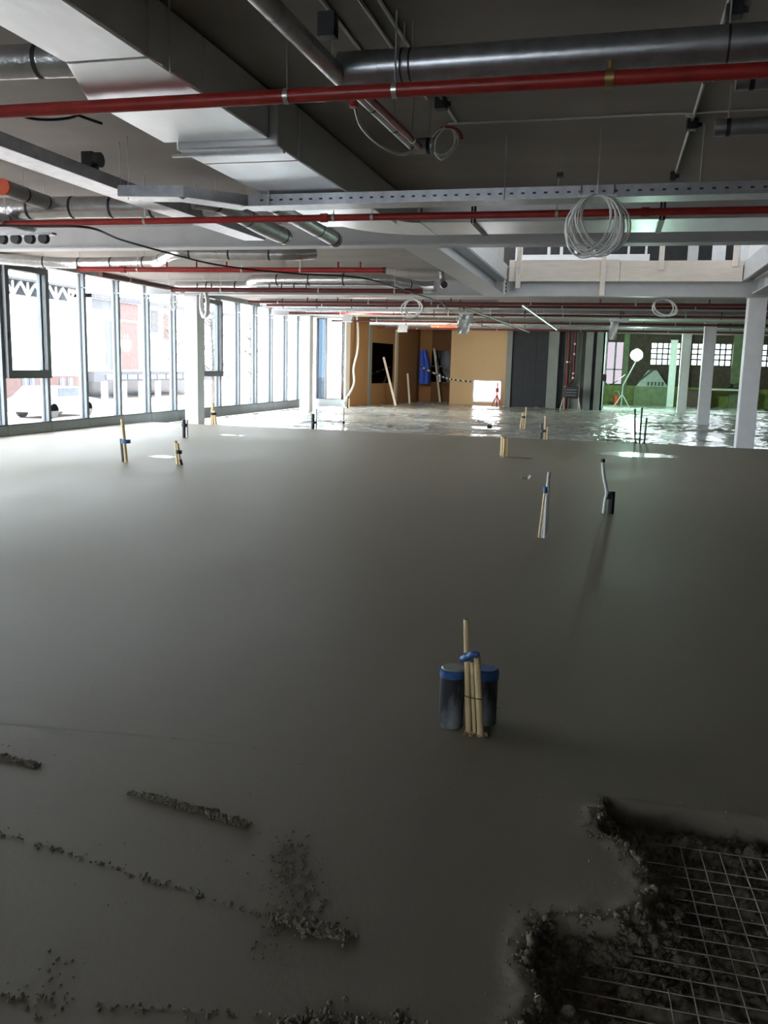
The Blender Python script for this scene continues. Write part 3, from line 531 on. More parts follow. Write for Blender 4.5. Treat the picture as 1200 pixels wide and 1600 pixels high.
# coils
def coil(cx, cy, ztop, RX, RZ, n, r, lab, red=False, seed=1, lean=.12):
    rnd = random.Random(seed); t = thing('cable_coil', lab, 'coil', (cx, cy, ztop), 'hanging cable coils')
    for k in range(n):
        a = rnd.uniform(-.55, .55); sx = RX*rnd.uniform(.60, .95); sz = RZ*rnd.uniform(.86, 1.06); ox = rnd.uniform(-.5, .5)*RX*.9
        pts = []
        for i in range(40):
            th = 2*math.pi*i/40; px = math.sin(th)*sx; pz = -(1-math.cos(th))*sz
            pts.append((cx+ox*(1-math.cos(th))*.5+px*math.cos(a), cy+px*math.sin(a)+rnd.uniform(-.002, .002), ztop-.01*rnd.random()+pz))
        MB().tube(pts, r, 6, False, True).build('loop', 'white_cable', t)
    if red:
        MB().tube([(cx+math.sin(th)*RX*1.02, cy-.01, ztop-(1-math.cos(th))*RZ) for th in np.linspace(-1.4, 1.4, 16)], r*1.5, 6).build('sleeve', 'red', t)
    MB().cyl((cx, cy, ztop-.02), (cx, cy, ZC-.004), .006, 6).build('hanger', 'zinc', t)
    return t
bc = coil(-.235, 8.02, 3.10, .27, .245, 15, .0075, 'large coil of white tubing hanging from the crossing cable tray', seed=4)
MB().bar((-.40, 8.02, 3.09), (-.07, 8.02, 3.09), .02, .02).build('hook', 'zinc', bc); 
for x in (-.38, -.1): MB().cyl((x, 8.05, 3.09), (x, 8.12, 3.2), .006, 6).build('hook', 'zinc', bc)
sc = coil(-1.50, 7.72, 3.62, .125, .125, 3, .008, 'small white cable ring with a red top hanging from the ceiling', red=True, seed=2)
MB().cyl((-1.5, 7.72, 3.6), (-1.5, 7.72, ZC), .005, 6).build('hook', 'zinc', sc)
coil(-5.0, 21.9, 3.28, .28, .22, 3, .018, 'pale cable loop hanging below the second beam', seed=8)
coil(1.0, 21.7, 3.30, .33, .20, 3, .018, 'pale cable loops hanging behind the beam under the guard board', seed=9)
coil(-9.75, 19.9, 3.30, .12, .30, 3, .03, 'grey flexible hoses hooked over beside the window-side column', seed=11)
coil(-10.9, 20.6, 3.42, .12, .28, 2, .012, 'thin cable loop dangling against the window glass', seed=12)
# long black supply cable sagging across the left
MB().tube(smooth_path([(-7.3, 8.95, 3.10), (-6.53, 9.1, 3.095), (-5.97, 9.25, 3.095), (-6.15, 10.25, 3.10), (-6.18, 11.5, 3.10), (-6.13, 12.8, 3.10), (-5.76, 13.7, 3.10), (-5.13, 14.2, 3.09), (-4.3, 15.0, 3.10), (-4.1, 17.9, 3.10), (-4.05, 20.5, 3.12), (-4.2, 22.4, 3.08), (-4.4, 27, 3.05), (-4.2, 31, 3.0)], 10), .014, 8).build('supply_cable', 'cable', label='long black cable sagging from the left edge across the bays', cat='cable')
# site lights
def flood(x, y, z, lab, dx, dy, sz=.18, glow='lamp_white', rod=True, bag=None):
    t = thing('site_lamp', lab, 'lamp', (x, y, z), 'hanging site lamps'); d = Vector((dx, dy, -.5)).normalized(); s = d.cross(Vector((0, 0, 1))).normalized(); u = s.cross(d)
    MB().obox(Vector((x, y, z)), s*sz, u*sz*.6, d*.04).build('housing', 'white_steel', t); MB().obox(Vector((x, y, z))+d*.045, s*sz*.9, u*sz*.5, d*.004).build('lamp_face', glow, t)
    MB().cyl((x, y, z), (x, y, ZC), .012, 6).build('bracket', 'zinc', t); return t
flood(-8.0, 26.2, 3.02, 'lit white site lamp hanging near the facade', .35, .9)
flood(-7.6, 31.8, 2.98, 'lit white site lamp hanging before the board partition', .25, .95, .2)
t = thing('hanging_sheet', 'crumpled pale plastic sheet hanging from the pipes before the tan wall', 'plastic sheet', (-4.4, 26.4, 2.95))
m = MB(); vs = []; fs = []
for j in range(9):
    for i in range(7): vs.append((-4.62+.075*i*(1-.04*j)+.03*math.sin(j*1.3+i), 26.4+.09*math.sin(i*2.1+j*.8), 3.22-.075*j))
for j in range(8):
    for i in range(6): k = j*7+i; fs.append((k, k+1, k+8, k+7))
m.add(vs, fs, True).build('sheet', 'poly_bag', t); MB().cyl((-4.4, 26.42, 3.15), (-4.4, 26.42, ZC-.004), .006, 6).build('tie', 'zinc', t)
t = thing('plastic_wrapped_lamp', 'greenish white bagged fitting hanging left of the work lamp', 'lamp', (-.05, 28.9, 3.0)); MB().box(-.25, .35, 28.8, 29.0, 3.16, 3.30).build('fitting', 'white_steel', t, bevel=.02)
m = MB(); vs = []; fs = []
for j in range(8):
    for i in range(5): vs.append((-.22+.07*i*(1-.03*j)+.02*math.sin(j+i*2), 28.85+.06*math.sin(i*2+j), 3.2-.085*j))
for j in range(7):
    for i in range(4): k = j*5+i; fs.append((k, k+1, k+6, k+5))
m.add(vs, fs, True).build('bag', 'poly_bag', t); MB().cyl((.05, 28.9, 3.3), (.05, 28.9, ZC), .01, 6).build('rod', 'zinc', t)
MB().tube(smooth_path([(-10.45, 35.4, ZC), (-10.35, 35.3, 3.0), (-10.30, 35.1, 2.2), (-10.42, 35.0, 1.5), (-10.38, 34.9, .8), (-10.45, 33.7, .05)]), .05, 8).build('hanging_cables', 'white_cable', label='bundle of pale cables hanging down at the end of the facade', cat='cable')

# ================================================================== PLASTIC SHEET AND THINGS ON THE FLOOR
gx = np.linspace(XL+.4, 7.4, 330); gy = np.linspace(20.84, 49.6, 480); PXg, PYg = np.meshgrid(gx, gy)
def sheet_z(X, Y):
    z = np.full(X.shape, -.085); 
    for k, (ang, fx, fy, hh, wd_) in enumerate([(.25, 1.5, .30, .035, .018), (-.5, 1.1, .28, .03, .016), (1.2, .9, .25, .025, .016), (.8, 1.8, .4, .02, .022), (-1.1, 1.5, .35, .022, .020)]):
        c, s_ = math.cos(ang), math.sin(ang); U = X*c-Y*s_; V = X*s_+Y*c; q = fbm(U*.4+7*k, V*.4, 2, 50+k)
        n = fbm(U*fx+q*1.5, V*fy+3*k, 3, 31+k); z = z+1.5*hh*np.exp(-((n-.47)/wd_)**2)*np.clip(fbm(U*.5, V*.5, 2, 70+k)*2.6-.7, 0, 1)
    return z+.022*(fbm(X*5, Y*2.5, 4, 40)-.5)+.035*np.exp(-((Y-20.9)/.15)**2)*fbm(X*2, Y*2, 2, 44)
cx_, cy2 = PXg+.05, PYg+.05; kp = ~((cx_ < -.4) & (cx_ > -4.9) & (cy2 > 39.9)) & ~((cx_ < -4.8) & (cx_ > -7.55) & (cy2 > 40.85)) & ~((cx_ < -7.3) & (cy2 > 43.4)) & ~((cy2 > 34.8) & (cx_ < -10.62+(cy2-35)*.158+.12)) & ~(cy2 > 48.1)
for (a_, b_) in [(-10.72, 21.3), (-10.66, 29.9), (2.95, 21.12), (3.02, 31.4), (2.95, 40.3), (2.9, 47.6)]: kp &= ~((abs(cx_-a_) < .22) & (abs(cy2-b_) < .22))
ps = grid_mesh('plastic_sheet', PXg, PYg, sheet_z(PXg, PYg), 'poly_sheet', keep=kp); tag(ps, 'wide wrinkled glossy plastic sheet covering the far half of the floor', 'plastic sheet')
def stub(base, tubes, tape=None, lab='', cat='conduit', name='conduit_bundle', group='conduit stubs rising from the screed'):
    t = thing(name, lab, cat, base, group); bx_, by_, bz = base
    for (dx, dy, tx_, ty_, h, r, mt, top) in tubes:
        a = (bx_+dx, by_+dy, bz-.05); b = (bx_+dx+tx_, by_+dy+ty_, bz+h); nm = 'soil_pipe' if r > .035 else 'conduit'
        o = MB().tube([a, tuple((np.array(a)*.5+np.array(b)*.5)), b], r, 14 if r > .015 else 10).build(nm, mt, t)
        if top: MB().cyl(b, (b[0], b[1], b[2]+.012), r*.86, 10).build('opening', top, o)
    if tape:
        z, R, mt = tape; MB().tube([(bx_, by_, bz+z-.03), (bx_, by_, bz+z+.03)], R, 12).build('tape', mt, t)
    return t
# foreground cluster
B0 = Vector((-.50, 3.70, 0))
t = thing('capped_soil_pipe', 'black pipe with grey cap and blue tape left of the yellow conduits', 'pipe', (-.615, 3.72, 0), 'capped black soil pipes')
MB().tube([(-.615, 3.72, -.05), (-.613, 3.72, .235)], .0565, 28).build('pipe', 'pipe_smear', t)
MB().tube([(-.613, 3.72, .232), (-.613, 3.72, .268)], [.0595, .0605], 28).build('tape', 'blue_tape', t); MB().tube([(-.613, 3.72, .268), (-.613, 3.72, .274)], [.054, .048], 24).build('cap', 'grey_machine', t)
t = thing('capped_soil_pipe', 'black pipe with blue taped lid right behind the yellow conduits', 'pipe', (-.474, 3.80, 0), 'capped black soil pipes')
MB().tube([(-.474, 3.80, -.05), (-.474, 3.80, .215)], .056, 28).build('pipe', 'pipe_smear', t)
MB().tube([(-.474, 3.80, .212), (-.474, 3.80, .252)], .0595, 28).build('tape', 'blue_tape', t); MB().tube([(-.474, 3.80, .252), (-.474, 3.80, .258)], [.055, .048], 24).build('cap', 'blue_tape', t)
t = thing('conduit_bundle', 'three cream conduits tied with dark wire between two black pipes', 'conduit', (-.50, 3.66, 0), 'conduit stubs rising from the screed')
specs = [((-.522, 3.665), (-.560, 3.70), .505, .0130, 'black'), ((-.493, 3.66), (-.524, 3.675), .322, .0085, 'black'), ((-.463, 3.64), (-.500, 3.655), .365, .0145, None)]
for (a, b, h, r, top) in specs:
    o = MB().tube([(a[0], a[1], -.04), (b[0], b[1], h)], r, 14).build('conduit', 'yellow_pvc', t)
    if top: MB().cyl((b[0], b[1], h-.001), (b[0], b[1], h+.0015), r*.78, 12).build('opening', 'rubber', o)
MB().tube(smooth_path([(-.565, 3.665, .335), (-.548, 3.645, .345), (-.53, 3.64, .355), (-.515, 3.632, .372), (-.492, 3.632, .372)]), [.017]+[.015]*8+[.016]*16, 10).build('tape_tie', 'blue_tape', t)
MB().band((-.505, 3.65, .37), (-.05, .02, .36), .0165, .02, 14).build('tape', 'blue_tape', t); MB().band((-.550, 3.692, .345), (-.036, .035, .505), .0165, .028, 14).build('tape', 'blue_tape', t)
MB().tube([(-.545, 3.642, .175), (-.517, 3.626, .173), (-.488, 3.63, .171), (-.463, 3.632, .170)], .0022, 6).build('wire_tie', 'strap', t)
m = MB(); rr = random.Random(3)
for k in range(30):
    x = -.49+rr.uniform(-.05, .05); y = 3.63+rr.uniform(-.015, .04); s = rr.uniform(.002, .005); m.obox((x, y, s*.5), (s, s*.3, 0), (-s*.3, s, .2*s), (0, -.2*s, s*.8))
m.build('mortar_splash', 'yellow_pvc', t, kind='stuff')
Yl, Wt, Bk = 'yellow_pvc', 'white_pvc', 'black'
stub((-7.4, 12.32, 0), [(0, 0, -.06, 0, .68, .028, Yl, None), (-.05, .02, -.03, 0, .37, .04, Bk, None)], (.33, .07, 'blue_tape'), 'tall cream conduit taped to a black pipe nearest the facade sill')
stub((-6.51, 12.37, 0), [(-.02, 0, -.03, 0, .36, .022, Yl, Bk), (.03, 0, -.05, 0, .33, .022, Yl, None), (.06, .0, -.04, 0, .08, .025, Bk, None)], (.2, .05, 'black'), 'pair of short cream conduits with dark tape in the left foreground row')
stub((-8.73, 16.87, 0), [(-.02, 0, 0, 0, .39, .035, Bk, None), (.05, 0, 0, 0, .38, .025, Wt, None)], (.27, .07, 'black'), 'short black pipe paired with a pale conduit by the near left column')
stub((-10.13, 21.17, -.06), [(-.06, 0, .04, 0, .6, .03, Yl, None), (0, 0, 0, 0, .58, .03, Yl, None), (.08, 0, -.04, 0, .4, .03, Yl, None)], (.32, .09, 'black'), 'cream conduit trio beside the window-side column base')
stub((-7.34, 21.2, -.06), [(-.03, 0, 0, 0, .42, .045, Bk, None), (.06, 0, 0, 0, .55, .02, 'zinc', None)], (.2, .07, 'black'), 'black pipe with a thin rod at the sheet edge left of centre')
stub((-6.49, 21.0, -.06), [(0, 0, 0, 0, .62, .022, 'timber', None), (-.04, 0, .02, 0, .3, .02, Wt, None)], (.25, .035, 'black'), 'single thin stake at the sheet edge left of centre')
stub((-1.9, 16.39, 0), [(-.045, 0, 0, 0, .36, .026, Yl, Bk), (.0, -.02, .0, 0, .33, .026, Yl, Bk), (.045, 0, .0, 0, .34, .026, Yl, None)], None, 'short trio of cream conduits standing in the screed before the sheet edge')
stub((-.56, 8.43, 0), [(-.04, 0, .035, 0, .45, .014, Yl, None), (-.012, 0, .035, 0, .64, .016, Wt, None), (.03, .0, -.01, 0, .50, .016, Wt, None), (.015, -.02, .0, .01, .42, .014, Wt, None)], (.47, .026, 'blue_tape'), 'tall slim white and cream conduits right of centre in the screed')
stub((.03, 10.2, 0), [(.04, 0, .0, 0, .26, .036, Bk, None)], (.2, .042, 'navy_wall'), 'bent white conduit leaning over a short black wrapped pipe')
o = bpy.context.scene.collection.objects[-1].parent
MB().tube(smooth_path([(-.01, 10.18, -.03), (.0, 10.18, .15), (0.01, 10.17, .25), (-.035, 10.16, .45), (-.055, 10.15, .60)]), .019, 10).build('conduit', Wt, o); MB().cyl((-.055, 10.15, .59), (-.057, 10.15, .63), .026, 10).build('end_plug', 'black', o)
stub((-1.52, 20.95, -.06), [(-.05, 0, 0, 0, .42, .021, Bk, None), (.03, 0, .0, 0, .6, .021, Yl, Bk), (.09, 0, .0, 0, .35, .019, Yl, None)], (.25, .06, 'black'), 'black and cream conduits at the sheet edge right of centre')
stub((-2.46, 25.66, -.08), [(-.08, 0, .05, 0, .45, .021, Yl, None), (.0, 0, 0, 0, .45, .021, Yl, None), (.05, 0, .02, 0, .62, .021, Yl, Bk)], (.33, .06, 'black'), 'cream conduit trio wrapped in black standing out of the sheet')
stub((.72, 21.5, -.06), [(-.12, 0, -.06, 0, .82, .022, Bk, None), (-.02, .05, .0, 0, .85, .02, Bk, None), (.08, 0, .02, 0, .62, .022, Bk, None)], None, 'three thin dark rods sticking up at the sheet edge below the work lamp', cat='rod', name='rod_cluster')
stub((-11.3, 31.2, -.08), [(0, 0, 0, 0, .45, .02, Wt, None)], None, 'thin pale stake by the farther window-side column')
stub((-10.1, 33.2, -.08), [(0, 0, .02, 0, .5, .03, Bk, None), (.06, 0, .0, 0, .4, .025, Yl, None)], None, 'dark pipe stub near the end of the facade')
m = MB().obox((-3.31, 24.75, -.01), (.07, .01, 0), (0, .06, .01), (0, 0, .055)); m.build('rubble_lump', 'black', label='small black lump lying on the plastic sheet', cat='lump', bevel=.03)
t = thing('mortar_lump', 'small mortar lump lying alone on the screed right of centre', 'lump', (-1.16, 13.0, 0))
MB().obox((-1.19, 13.0, .012), (.05, .01, .0), (-.01, .04, .008), (0, 0, .02)).build('clod', 'crumb', t, bevel=.012); MB().obox((-1.12, 13.0, .025), (.02, .0, .03), (0, .02, 0), (-.012, 0, .012)).build('chip', 'zinc', t, bevel=.004)
for (px, py, rx, ry, lab) in [(.55, 17.9, .85, .55, 'shiny wet patch on the screed below the work lamp'), (-1.62, 16.1, .35, .14, 'small wet patch on the screed right of the short conduit trio'), (-8.2, 18.0, .35, .15, 'small wet patch on the screed by the near left column'), (-7.30, 13.3, .28, .2, 'wet patch behind the tall taped conduit near the sill')]:
    m = MB(); k = 28; rr = random.Random(int(px*100)); vs = [(px, py, .004)]+[(px+rx*math.cos(2*math.pi*i/k)*rr.uniform(.7, 1.1), py+ry*math.sin(2*math.pi*i/k)*rr.uniform(.7, 1.1), .0012) for i in range(k)]
    m.add(vs, [(0, 1+i, 1+(i+1) % k) for i in range(k)], True).build('puddle', 'puddle', label=lab, cat='puddle', group='wet patches on the screed')
# far objects on the sheet
t = thing('work_lamp', 'glaring site work lamp on a leaning stand at the far right', 'lamp', (.6, 42.3, -.05))
m = MB(); vs = []; fs = []
for j in range(9):
    for i in range(16): a = math.pi*(.04+.92*j/8); vs.append((.96+.27*math.sin(a)*math.cos(i*math.pi/8), 42.1+.27*math.sin(a)*math.sin(i*math.pi/8), 2.40+.25*math.cos(a)))
for j in range(8):
    for i in range(16): fs.append((j*16+i, j*16+16+i, j*16+16+(i+1) % 16, j*16+(i+1) % 16))
m.add(vs, fs, True).build('lamp_globe', 'lamp_led', t); MB().cyl((.96, 42.1, 2.66), (.96, 42.1, 2.70), .09, 12).build('cap', 'black', t); MB().cyl((.96, 42.1, 2.10), (.96, 42.1, 2.16), .10, 12).build('collar', 'black', t)
MB().tube([(.96, 42.1, 2.12), (.45, 42.3, 1.0)], .03, 8).build('mast', 'zinc', t); MB().tube([(.45, 42.3, 1.0), (.42, 42.3, -.06)], .03, 8).build('mast', 'zinc', t)
for dx, dy in ((-.4, -.25), (.4, -.2), (0, .45)): MB().tube([(.44, 42.3, .6), (.44+dx, 42.3+dy, -.06)], .02, 6).build('leg', 'zinc', t)
t = thing('heater', 'dark blue-black square fan heater on a tubular stand before the risers', 'heater', (-1.75, 39.2, -.05))
MB().box(-2.02, -1.45, 39.1, 39.45, .42, .95).build('body', 'black', t, bevel=.03); MB().box(-1.96, -1.51, 39.085, 39.1, .48, .89).build('grille', 'navy_wall', t)
for i in range(3): MB().box(-1.96, -1.51, 39.07, 39.084, .55+i*.12, .57+i*.12).build('grille_bar', 'grey_machine', t)
for x in (-2.05, -1.42): MB().tube([(x, 39.1, .45), (x+(.12 if x > -1.8 else -.12), 38.8, -.07)], .02, 6).build('leg', 'timber', t); MB().tube([(x, 39.45, .45), (x, 39.7, -.07)], .02, 6).build('leg', 'timber', t)
rp = thing('riser_pipe', 'thick red riser pipe standing against the grey service wall', 'pipe', (-2.03, 40.5, -.1), 'red risers')
MB().cyl((-2.03, 40.5, -.1), (-2.03, 40.5, 3.4), .085, 12).build('pipe', 'dark_red', rp)
for z in (.9, 2.0): MB().band((-2.03, 40.5, z), (0, 0, 1), .1, .06).build('clamp', 'zinc', rp)
rp = thing('riser_pipe', 'red riser pipe with brass valves right of the thicker riser', 'pipe', (-1.76, 40.5, .9), 'red risers')
MB().tube([(-1.98, 40.5, .95), (-1.78, 40.5, 1.15), (-1.76, 40.5, 1.3), (-1.76, 40.5, 3.4)], .065, 12).build('pipe', 'dark_red', rp)
for z in (1.3, 1.5, 2.35, 2.8): MB().cyl((-1.76, 40.42, z), (-1.76, 40.35, z), .05, 8).build('valve', 'zinc', rp)
t = thing('standpipe_hose', 'orange-red pump stand beside the bright hatch', 'stand', (-5.15, 40.6, -.05))
MB().cyl((-5.15, 40.6, -.08), (-5.15, 40.6, 1.0), .03, 8).build('mast', 'red', t)
for dx in (-.2, .2): MB().tube([(-5.15, 40.6, .45), (-5.15+dx, 40.5, -.06)], .035, 6).build('leg', 'orange_cap', t)
MB().box(-5.22, -5.08, 40.55, 40.65, .55, .75).build('head', 'red', t)
bt = thing('barrier_tape', 'striped barrier tape sagging in front of the recess to the tan wall', 'tape', (-7.4, 40.8, 1.2))
pts = smooth_path([(-8.9, 41.2, 1.62), (-7.9, 40.9, 1.22), (-7.2, 40.8, 1.06), (-6.35, 40.9, 1.0)], 8)
for k in range(len(pts)-1): MB().bar(pts[k], pts[k+1], .012, .075).build('stripe', 'barrier_white' if k % 2 else 'strap', bt)
def plank(p, q, lab, wd=.09, mt='timber', nm='leaning_plank'): MB().bar(p, q, wd, .03, up=(0, -1, 0)).build(nm, mt, label=lab, cat='plank', group='planks leaning in the corner')
plank((-9.05, 36.9, -.06), (-9.75, 37.3, 2.0), 'thin timber batten leaning left of the dark window hole')
plank((-9.05, 39.6, -.06), (-9.33, 40.2, 1.3), 'short timber batten leaning below the dark window hole')
plank((-8.2, 42.6, -.06), (-8.75, 43.4, 2.55), 'long pale batten leaning right of the blue sheet')
t = thing('blue_sheet', 'blue plastic sheet, coloured as if backlit, hanging at the edge of the taped window', 'plastic sheet', (-9.2, 42.9, .8))
m = MB(); vs = []; fs = []
for j in range(12):
    for i in range(9): vs.append((-9.32+.062*i*(.55+.45*min(1, j/5)), 42.7+.04*math.sin(i*1.7)+.02*i, 2.45-.15*j))
for j in range(11):
    for i in range(8): k = j*9+i; fs.append((k, k+1, k+10, k+9))
m.add(vs, fs, True).build('sheet', 'blue_sheet', t)
t = thing('mixer_machine', 'grey hopper machine under the gridded windows in the old hall', 'machine', (2.1, 49, 0))
m = MB(); m.add([(1.2, 48.6, .9), (2.8, 48.6, .9), (2.8, 49.5, .9), (1.2, 49.5, .9), (1.75, 48.8, 1.75), (2.2, 48.8, 1.75), (2.2, 49.3, 1.75), (1.75, 49.3, 1.75)], [(0, 1, 5, 4), (1, 2, 6, 5), (2, 3, 7, 6), (3, 0, 4, 7), (4, 5, 6, 7), (3, 2, 1, 0)]); m.build('hopper', 'grey_machine', t)
MB().box(1.1, 2.9, 48.6, 49.5, -.1, .9).build('base', 'green_paint', t)
for k in range(5): MB().box(1.75+k*.18, 1.85+k*.18, 48.57, 48.6, .95, 1.15).build('vent', 'black', t)
MB().tube([(1.1, 48.5, 1.0), (2.0, 48.5, 1.8)], .03, 6).build('chute', 'black', t)
t = thing('storage_box', 'brown-orange crate against the low green wall in the old hall', 'crate', (4.2, 48.5, 0)); MB().box(3.75, 4.5, 48.2, 48.8, -.1, .75).build('body', 'ext_brick', t, bevel=.02); MB().box(3.72, 4.53, 48.17, 48.83, .75, .8).build('lid', 'brick_far', t)
t = thing('workbench', 'pale bench top with dark sacks in the old hall at the right', 'bench', (5.5, 48.9, 0)); MB().box(4.6, 6.8, 48.6, 49.4, .80, .88).build('top', 'timber', t)
for x in (4.7, 6.6): MB().box(x, x+.1, 48.65, 49.3, -.1, .8).build('leg', 'timber', t)
for k, (x, r) in enumerate([(5.9, .2), (6.25, .24), (6.55, .18)]):
    MB().tube([(x-r, 48.9, .98), (x-r*.6, 48.9, 1.02), (x, 48.9, 1.05), (x+r*.6, 48.9, 1.02), (x+r, 48.9, .98)], [.04, .11, .14, .11, .04], 10).build('sack', 'ext_brick' if k == 1 else 'black', label=['small dark sack on the left of the bench top', 'reddish sack in the middle of the bench top', 'small dark sack on the right of the bench top'][k], cat='sack', group='sacks on the bench')
t = thing('fire_bucket', 'small red bucket at the foot of the far pier', 'bucket', (.2, 48.5, -.05)); MB().tube([(.2, 48.5, -.08), (.2, 48.5, .38)], [.13, .18], 12).build('body', 'orange_cap', t); MB().tube([(.03, 48.5, .38), (.1, 48.5, .6), (.3, 48.5, .6), (.37, 48.5, .38)], .012, 6).build('handle', 'zinc', t)
t = thing('wall_pump', 'dark hose valve fixed on the end of the grey service wall', 'valve', (-.4, 39.9, 1.3)); MB().box(-.5, -.3, 39.85, 40.0, 1.2, 1.5).build('body', 'black', t); MB().tube(smooth_path([(-.35, 39.9, 1.2), (-.15, 39.9, 1.05), (.2, 40.2, 1.25), (.5, 41.5, 1.5)]), .02, 6).build('hose', 'cable', t)
# ================================================================== FOREGROUND HOLE: wires and crumbs
wm = thing('wire_mesh', 'steel wire mesh lying in the rough hole at the lower right', 'mesh', (.5, 2.6, -.06))
P_ = .0655
for i in range(-3, 15):
    x = .338+i*P_
    y1 = 3.045 if i >= -1 else 2.2-.05*i; y0 = 1.45
    if i == -1: y1 = 2.33
    if i == -2: y1 = 2.27
    if i == -3: y1 = 2.1
    dx = .045*(1 if True else 0)
    MB().tube([(x-.0+.06*(3.04-y1), y1, -.058), (x+.06*(3.04-(y0+y1)/2), (y0+y1)/2, -.062), (x+.06*(3.04-y0), y0, -.058)], .0018, 5, False).build('wire', 'wire', wm)
for j in range(0, 25):
    if j == 1: continue
    y = 3.045-j*.0655; x0 = .22+.03*math.sin(j*2.3)+(.05 if 2 < j < 9 else 0)-(.12 if j > 9 else 0)-(.1 if j > 11 else 0)
    MB().tube([(x0, y+.0, -.062), (.75, y-.005, -.056), (1.2, y-.008, -.06)], .0016, 5, False).build('wire', 'wire', wm)
def crumbs(name, pts, sizes, material, parent=None):
    ico = [(0, 0, 1.), (.894, 0, .447), (.276, .851, .447), (-.724, .526, .447), (-.724, -.526, .447), (.276, -.851, .447), (.724, .526, -.447), (-.276, .851, -.447), (-.894, 0, -.447), (-.276, -.851, -.447), (.724, -.526, -.447), (0, 0, -1.)]
    fc = [(0, 1, 2), (0, 2, 3), (0, 3, 4), (0, 4, 5), (0, 5, 1), (1, 6, 2), (2, 7, 3), (3, 8, 4), (4, 9, 5), (5, 10, 1), (6, 7, 2), (7, 8, 3), (8, 9, 4), (9, 10, 5), (10, 6, 1), (11, 7, 6), (11, 8, 7), (11, 9, 8), (11, 10, 9), (11, 6, 10)]
    I = np.array(ico); Fc = np.array(fc); n = len(pts); V = I[None]*RNG.uniform(.6, 1.25, (n, 12, 1))*sizes[:, None, None]*RNG.uniform(.7, 1.2, (n, 1, 3))+pts[:, None, :]
    F2 = (Fc[None]+(np.arange(n)*12)[:, None, None]).reshape(-1, 3); V = V.reshape(-1, 3)
    me = bpy.data.meshes.new(name); me.vertices.add(len(V)); me.vertices.foreach_set('co', V.ravel()); me.loops.add(F2.size); me.loops.foreach_set('vertex_index', F2.ravel().astype(np.int32)); me.polygons.add(len(F2)); me.polygons.foreach_set('loop_start', np.arange(0, F2.size, 3)); me.update(calc_edges=True)
    me.materials.append(MATS[material]); o = bpy.data.objects.new(name, me); C.objects.link(o); o['_org'] = (0, 0, 0); o['kind'] = 'stuff'; return o
def cl(n, x0, y0, x1, y1, wd, s0, s1):
    t = RNG.random(n); p = np.stack([x0+(x1-x0)*t+RNG.normal(0, wd, n), y0+(y1-y0)*t+RNG.normal(0, wd, n)], 1); return p, RNG.uniform(s0, s1, n)**1.0
sets = []
for (x0, y0, x1, y1, wdt, hh) in RIDGES:
    L0 = math.hypot(x1-x0, y1-y0)
    if hh > .0025:
        for q in range(14):
            t0 = (q+RNG.uniform(-.3, .3))/15; t0 = max(0, t0); t1 = min(1, t0+RNG.uniform(.08, .22)); off = RNG.normal(0, wdt*.5); sets.append(cl(int(700*L0*(t1-t0)), x0+(x1-x0)*t0, y0+(y1-y0)*t0+off, x0+(x1-x0)*t1, y0+(y1-y0)*t1+off, wdt*RNG.uniform(.35, .8), .003, RNG.uniform(.007, .012)))
    else: sets.append(cl(int(380*L0*.14), x0, y0, x1, y1, wdt*.9, .003, .007))
for i in range(14):
    t = (i+.5)/14; sets.append(cl(RNG.integers(2, 9), -1.95+1.1*t, 2.345-.17*t, -1.92+1.1*t, 2.34-.17*t, .010, .002, .006))
sets.append(cl(230, -.98, 2.56, -.76, 2.22, .05, .002, .006)); sets.append(cl(60, -.86, 2.2, -.82, 2.0, .03, .002, .005)); sets.append(cl(60, -.85, 2.18, -.64, 2.15, .02, .003, .010))
sets.append(cl(150, -.68, 1.80, -.38, 1.88, .022, .003, .009)); sets.append(cl(30, -1.35, 1.85, -1.28, 1.68, .04, .003, .006)); sets.append(cl(34, -1.5, 1.67, -.8, 1.78, .015, .003, .007))
sets.append(cl(170, -2.6, 2.0, .5, 3.9, .5, .0015, .0045))
pp = np.concatenate([a for a, b in sets]); ss = np.concatenate([b for a, b in sets]); keep = hole_sd(pp[:, 0], pp[:, 1]) < 0; pp, ss = pp[keep], ss[keep]
zz = floor_z(pp[:, 0], pp[:, 1])
tag(crumbs('mortar_crumbs', np.column_stack([pp, zz+ss*.35]), ss, 'crumb'), 'dark mortar crumbs in ragged lines on the screed', 'mortar')
n = 120000; cand = np.stack([RNG.uniform(-.3, .75, n), RNG.uniform(1.6, 3.28, n)], 1); d = hole_sd(cand[:, 0], cand[:, 1])
prob = np.where(d > 0, np.exp(-np.clip(d-.10, 0, 9)/.07), np.exp(d/.025)*.5)*np.where(cand[:, 1] > 3.1, .35, 1)
prob = np.maximum(prob, np.where(d > .15, .05, 0)); clump = fbm(cand[:, 0]*12, cand[:, 1]*12, 3, 77); keep = RNG.random(n) < prob*np.clip((clump-.25)*3, .1, 1)*.42
cand, d = cand[keep], d[keep]; sz = RNG.uniform(.0022, .0062, len(cand))+np.where(d > 0, RNG.random(len(cand))**7*.012, 0); cz = floor_z(cand[:, 0], cand[:, 1])
tag(crumbs('screed_rubble', np.column_stack([cand, cz+sz*.3]), sz, 'crumb'), 'lumpy dark mortar rubble sloping into the hole', 'rubble')
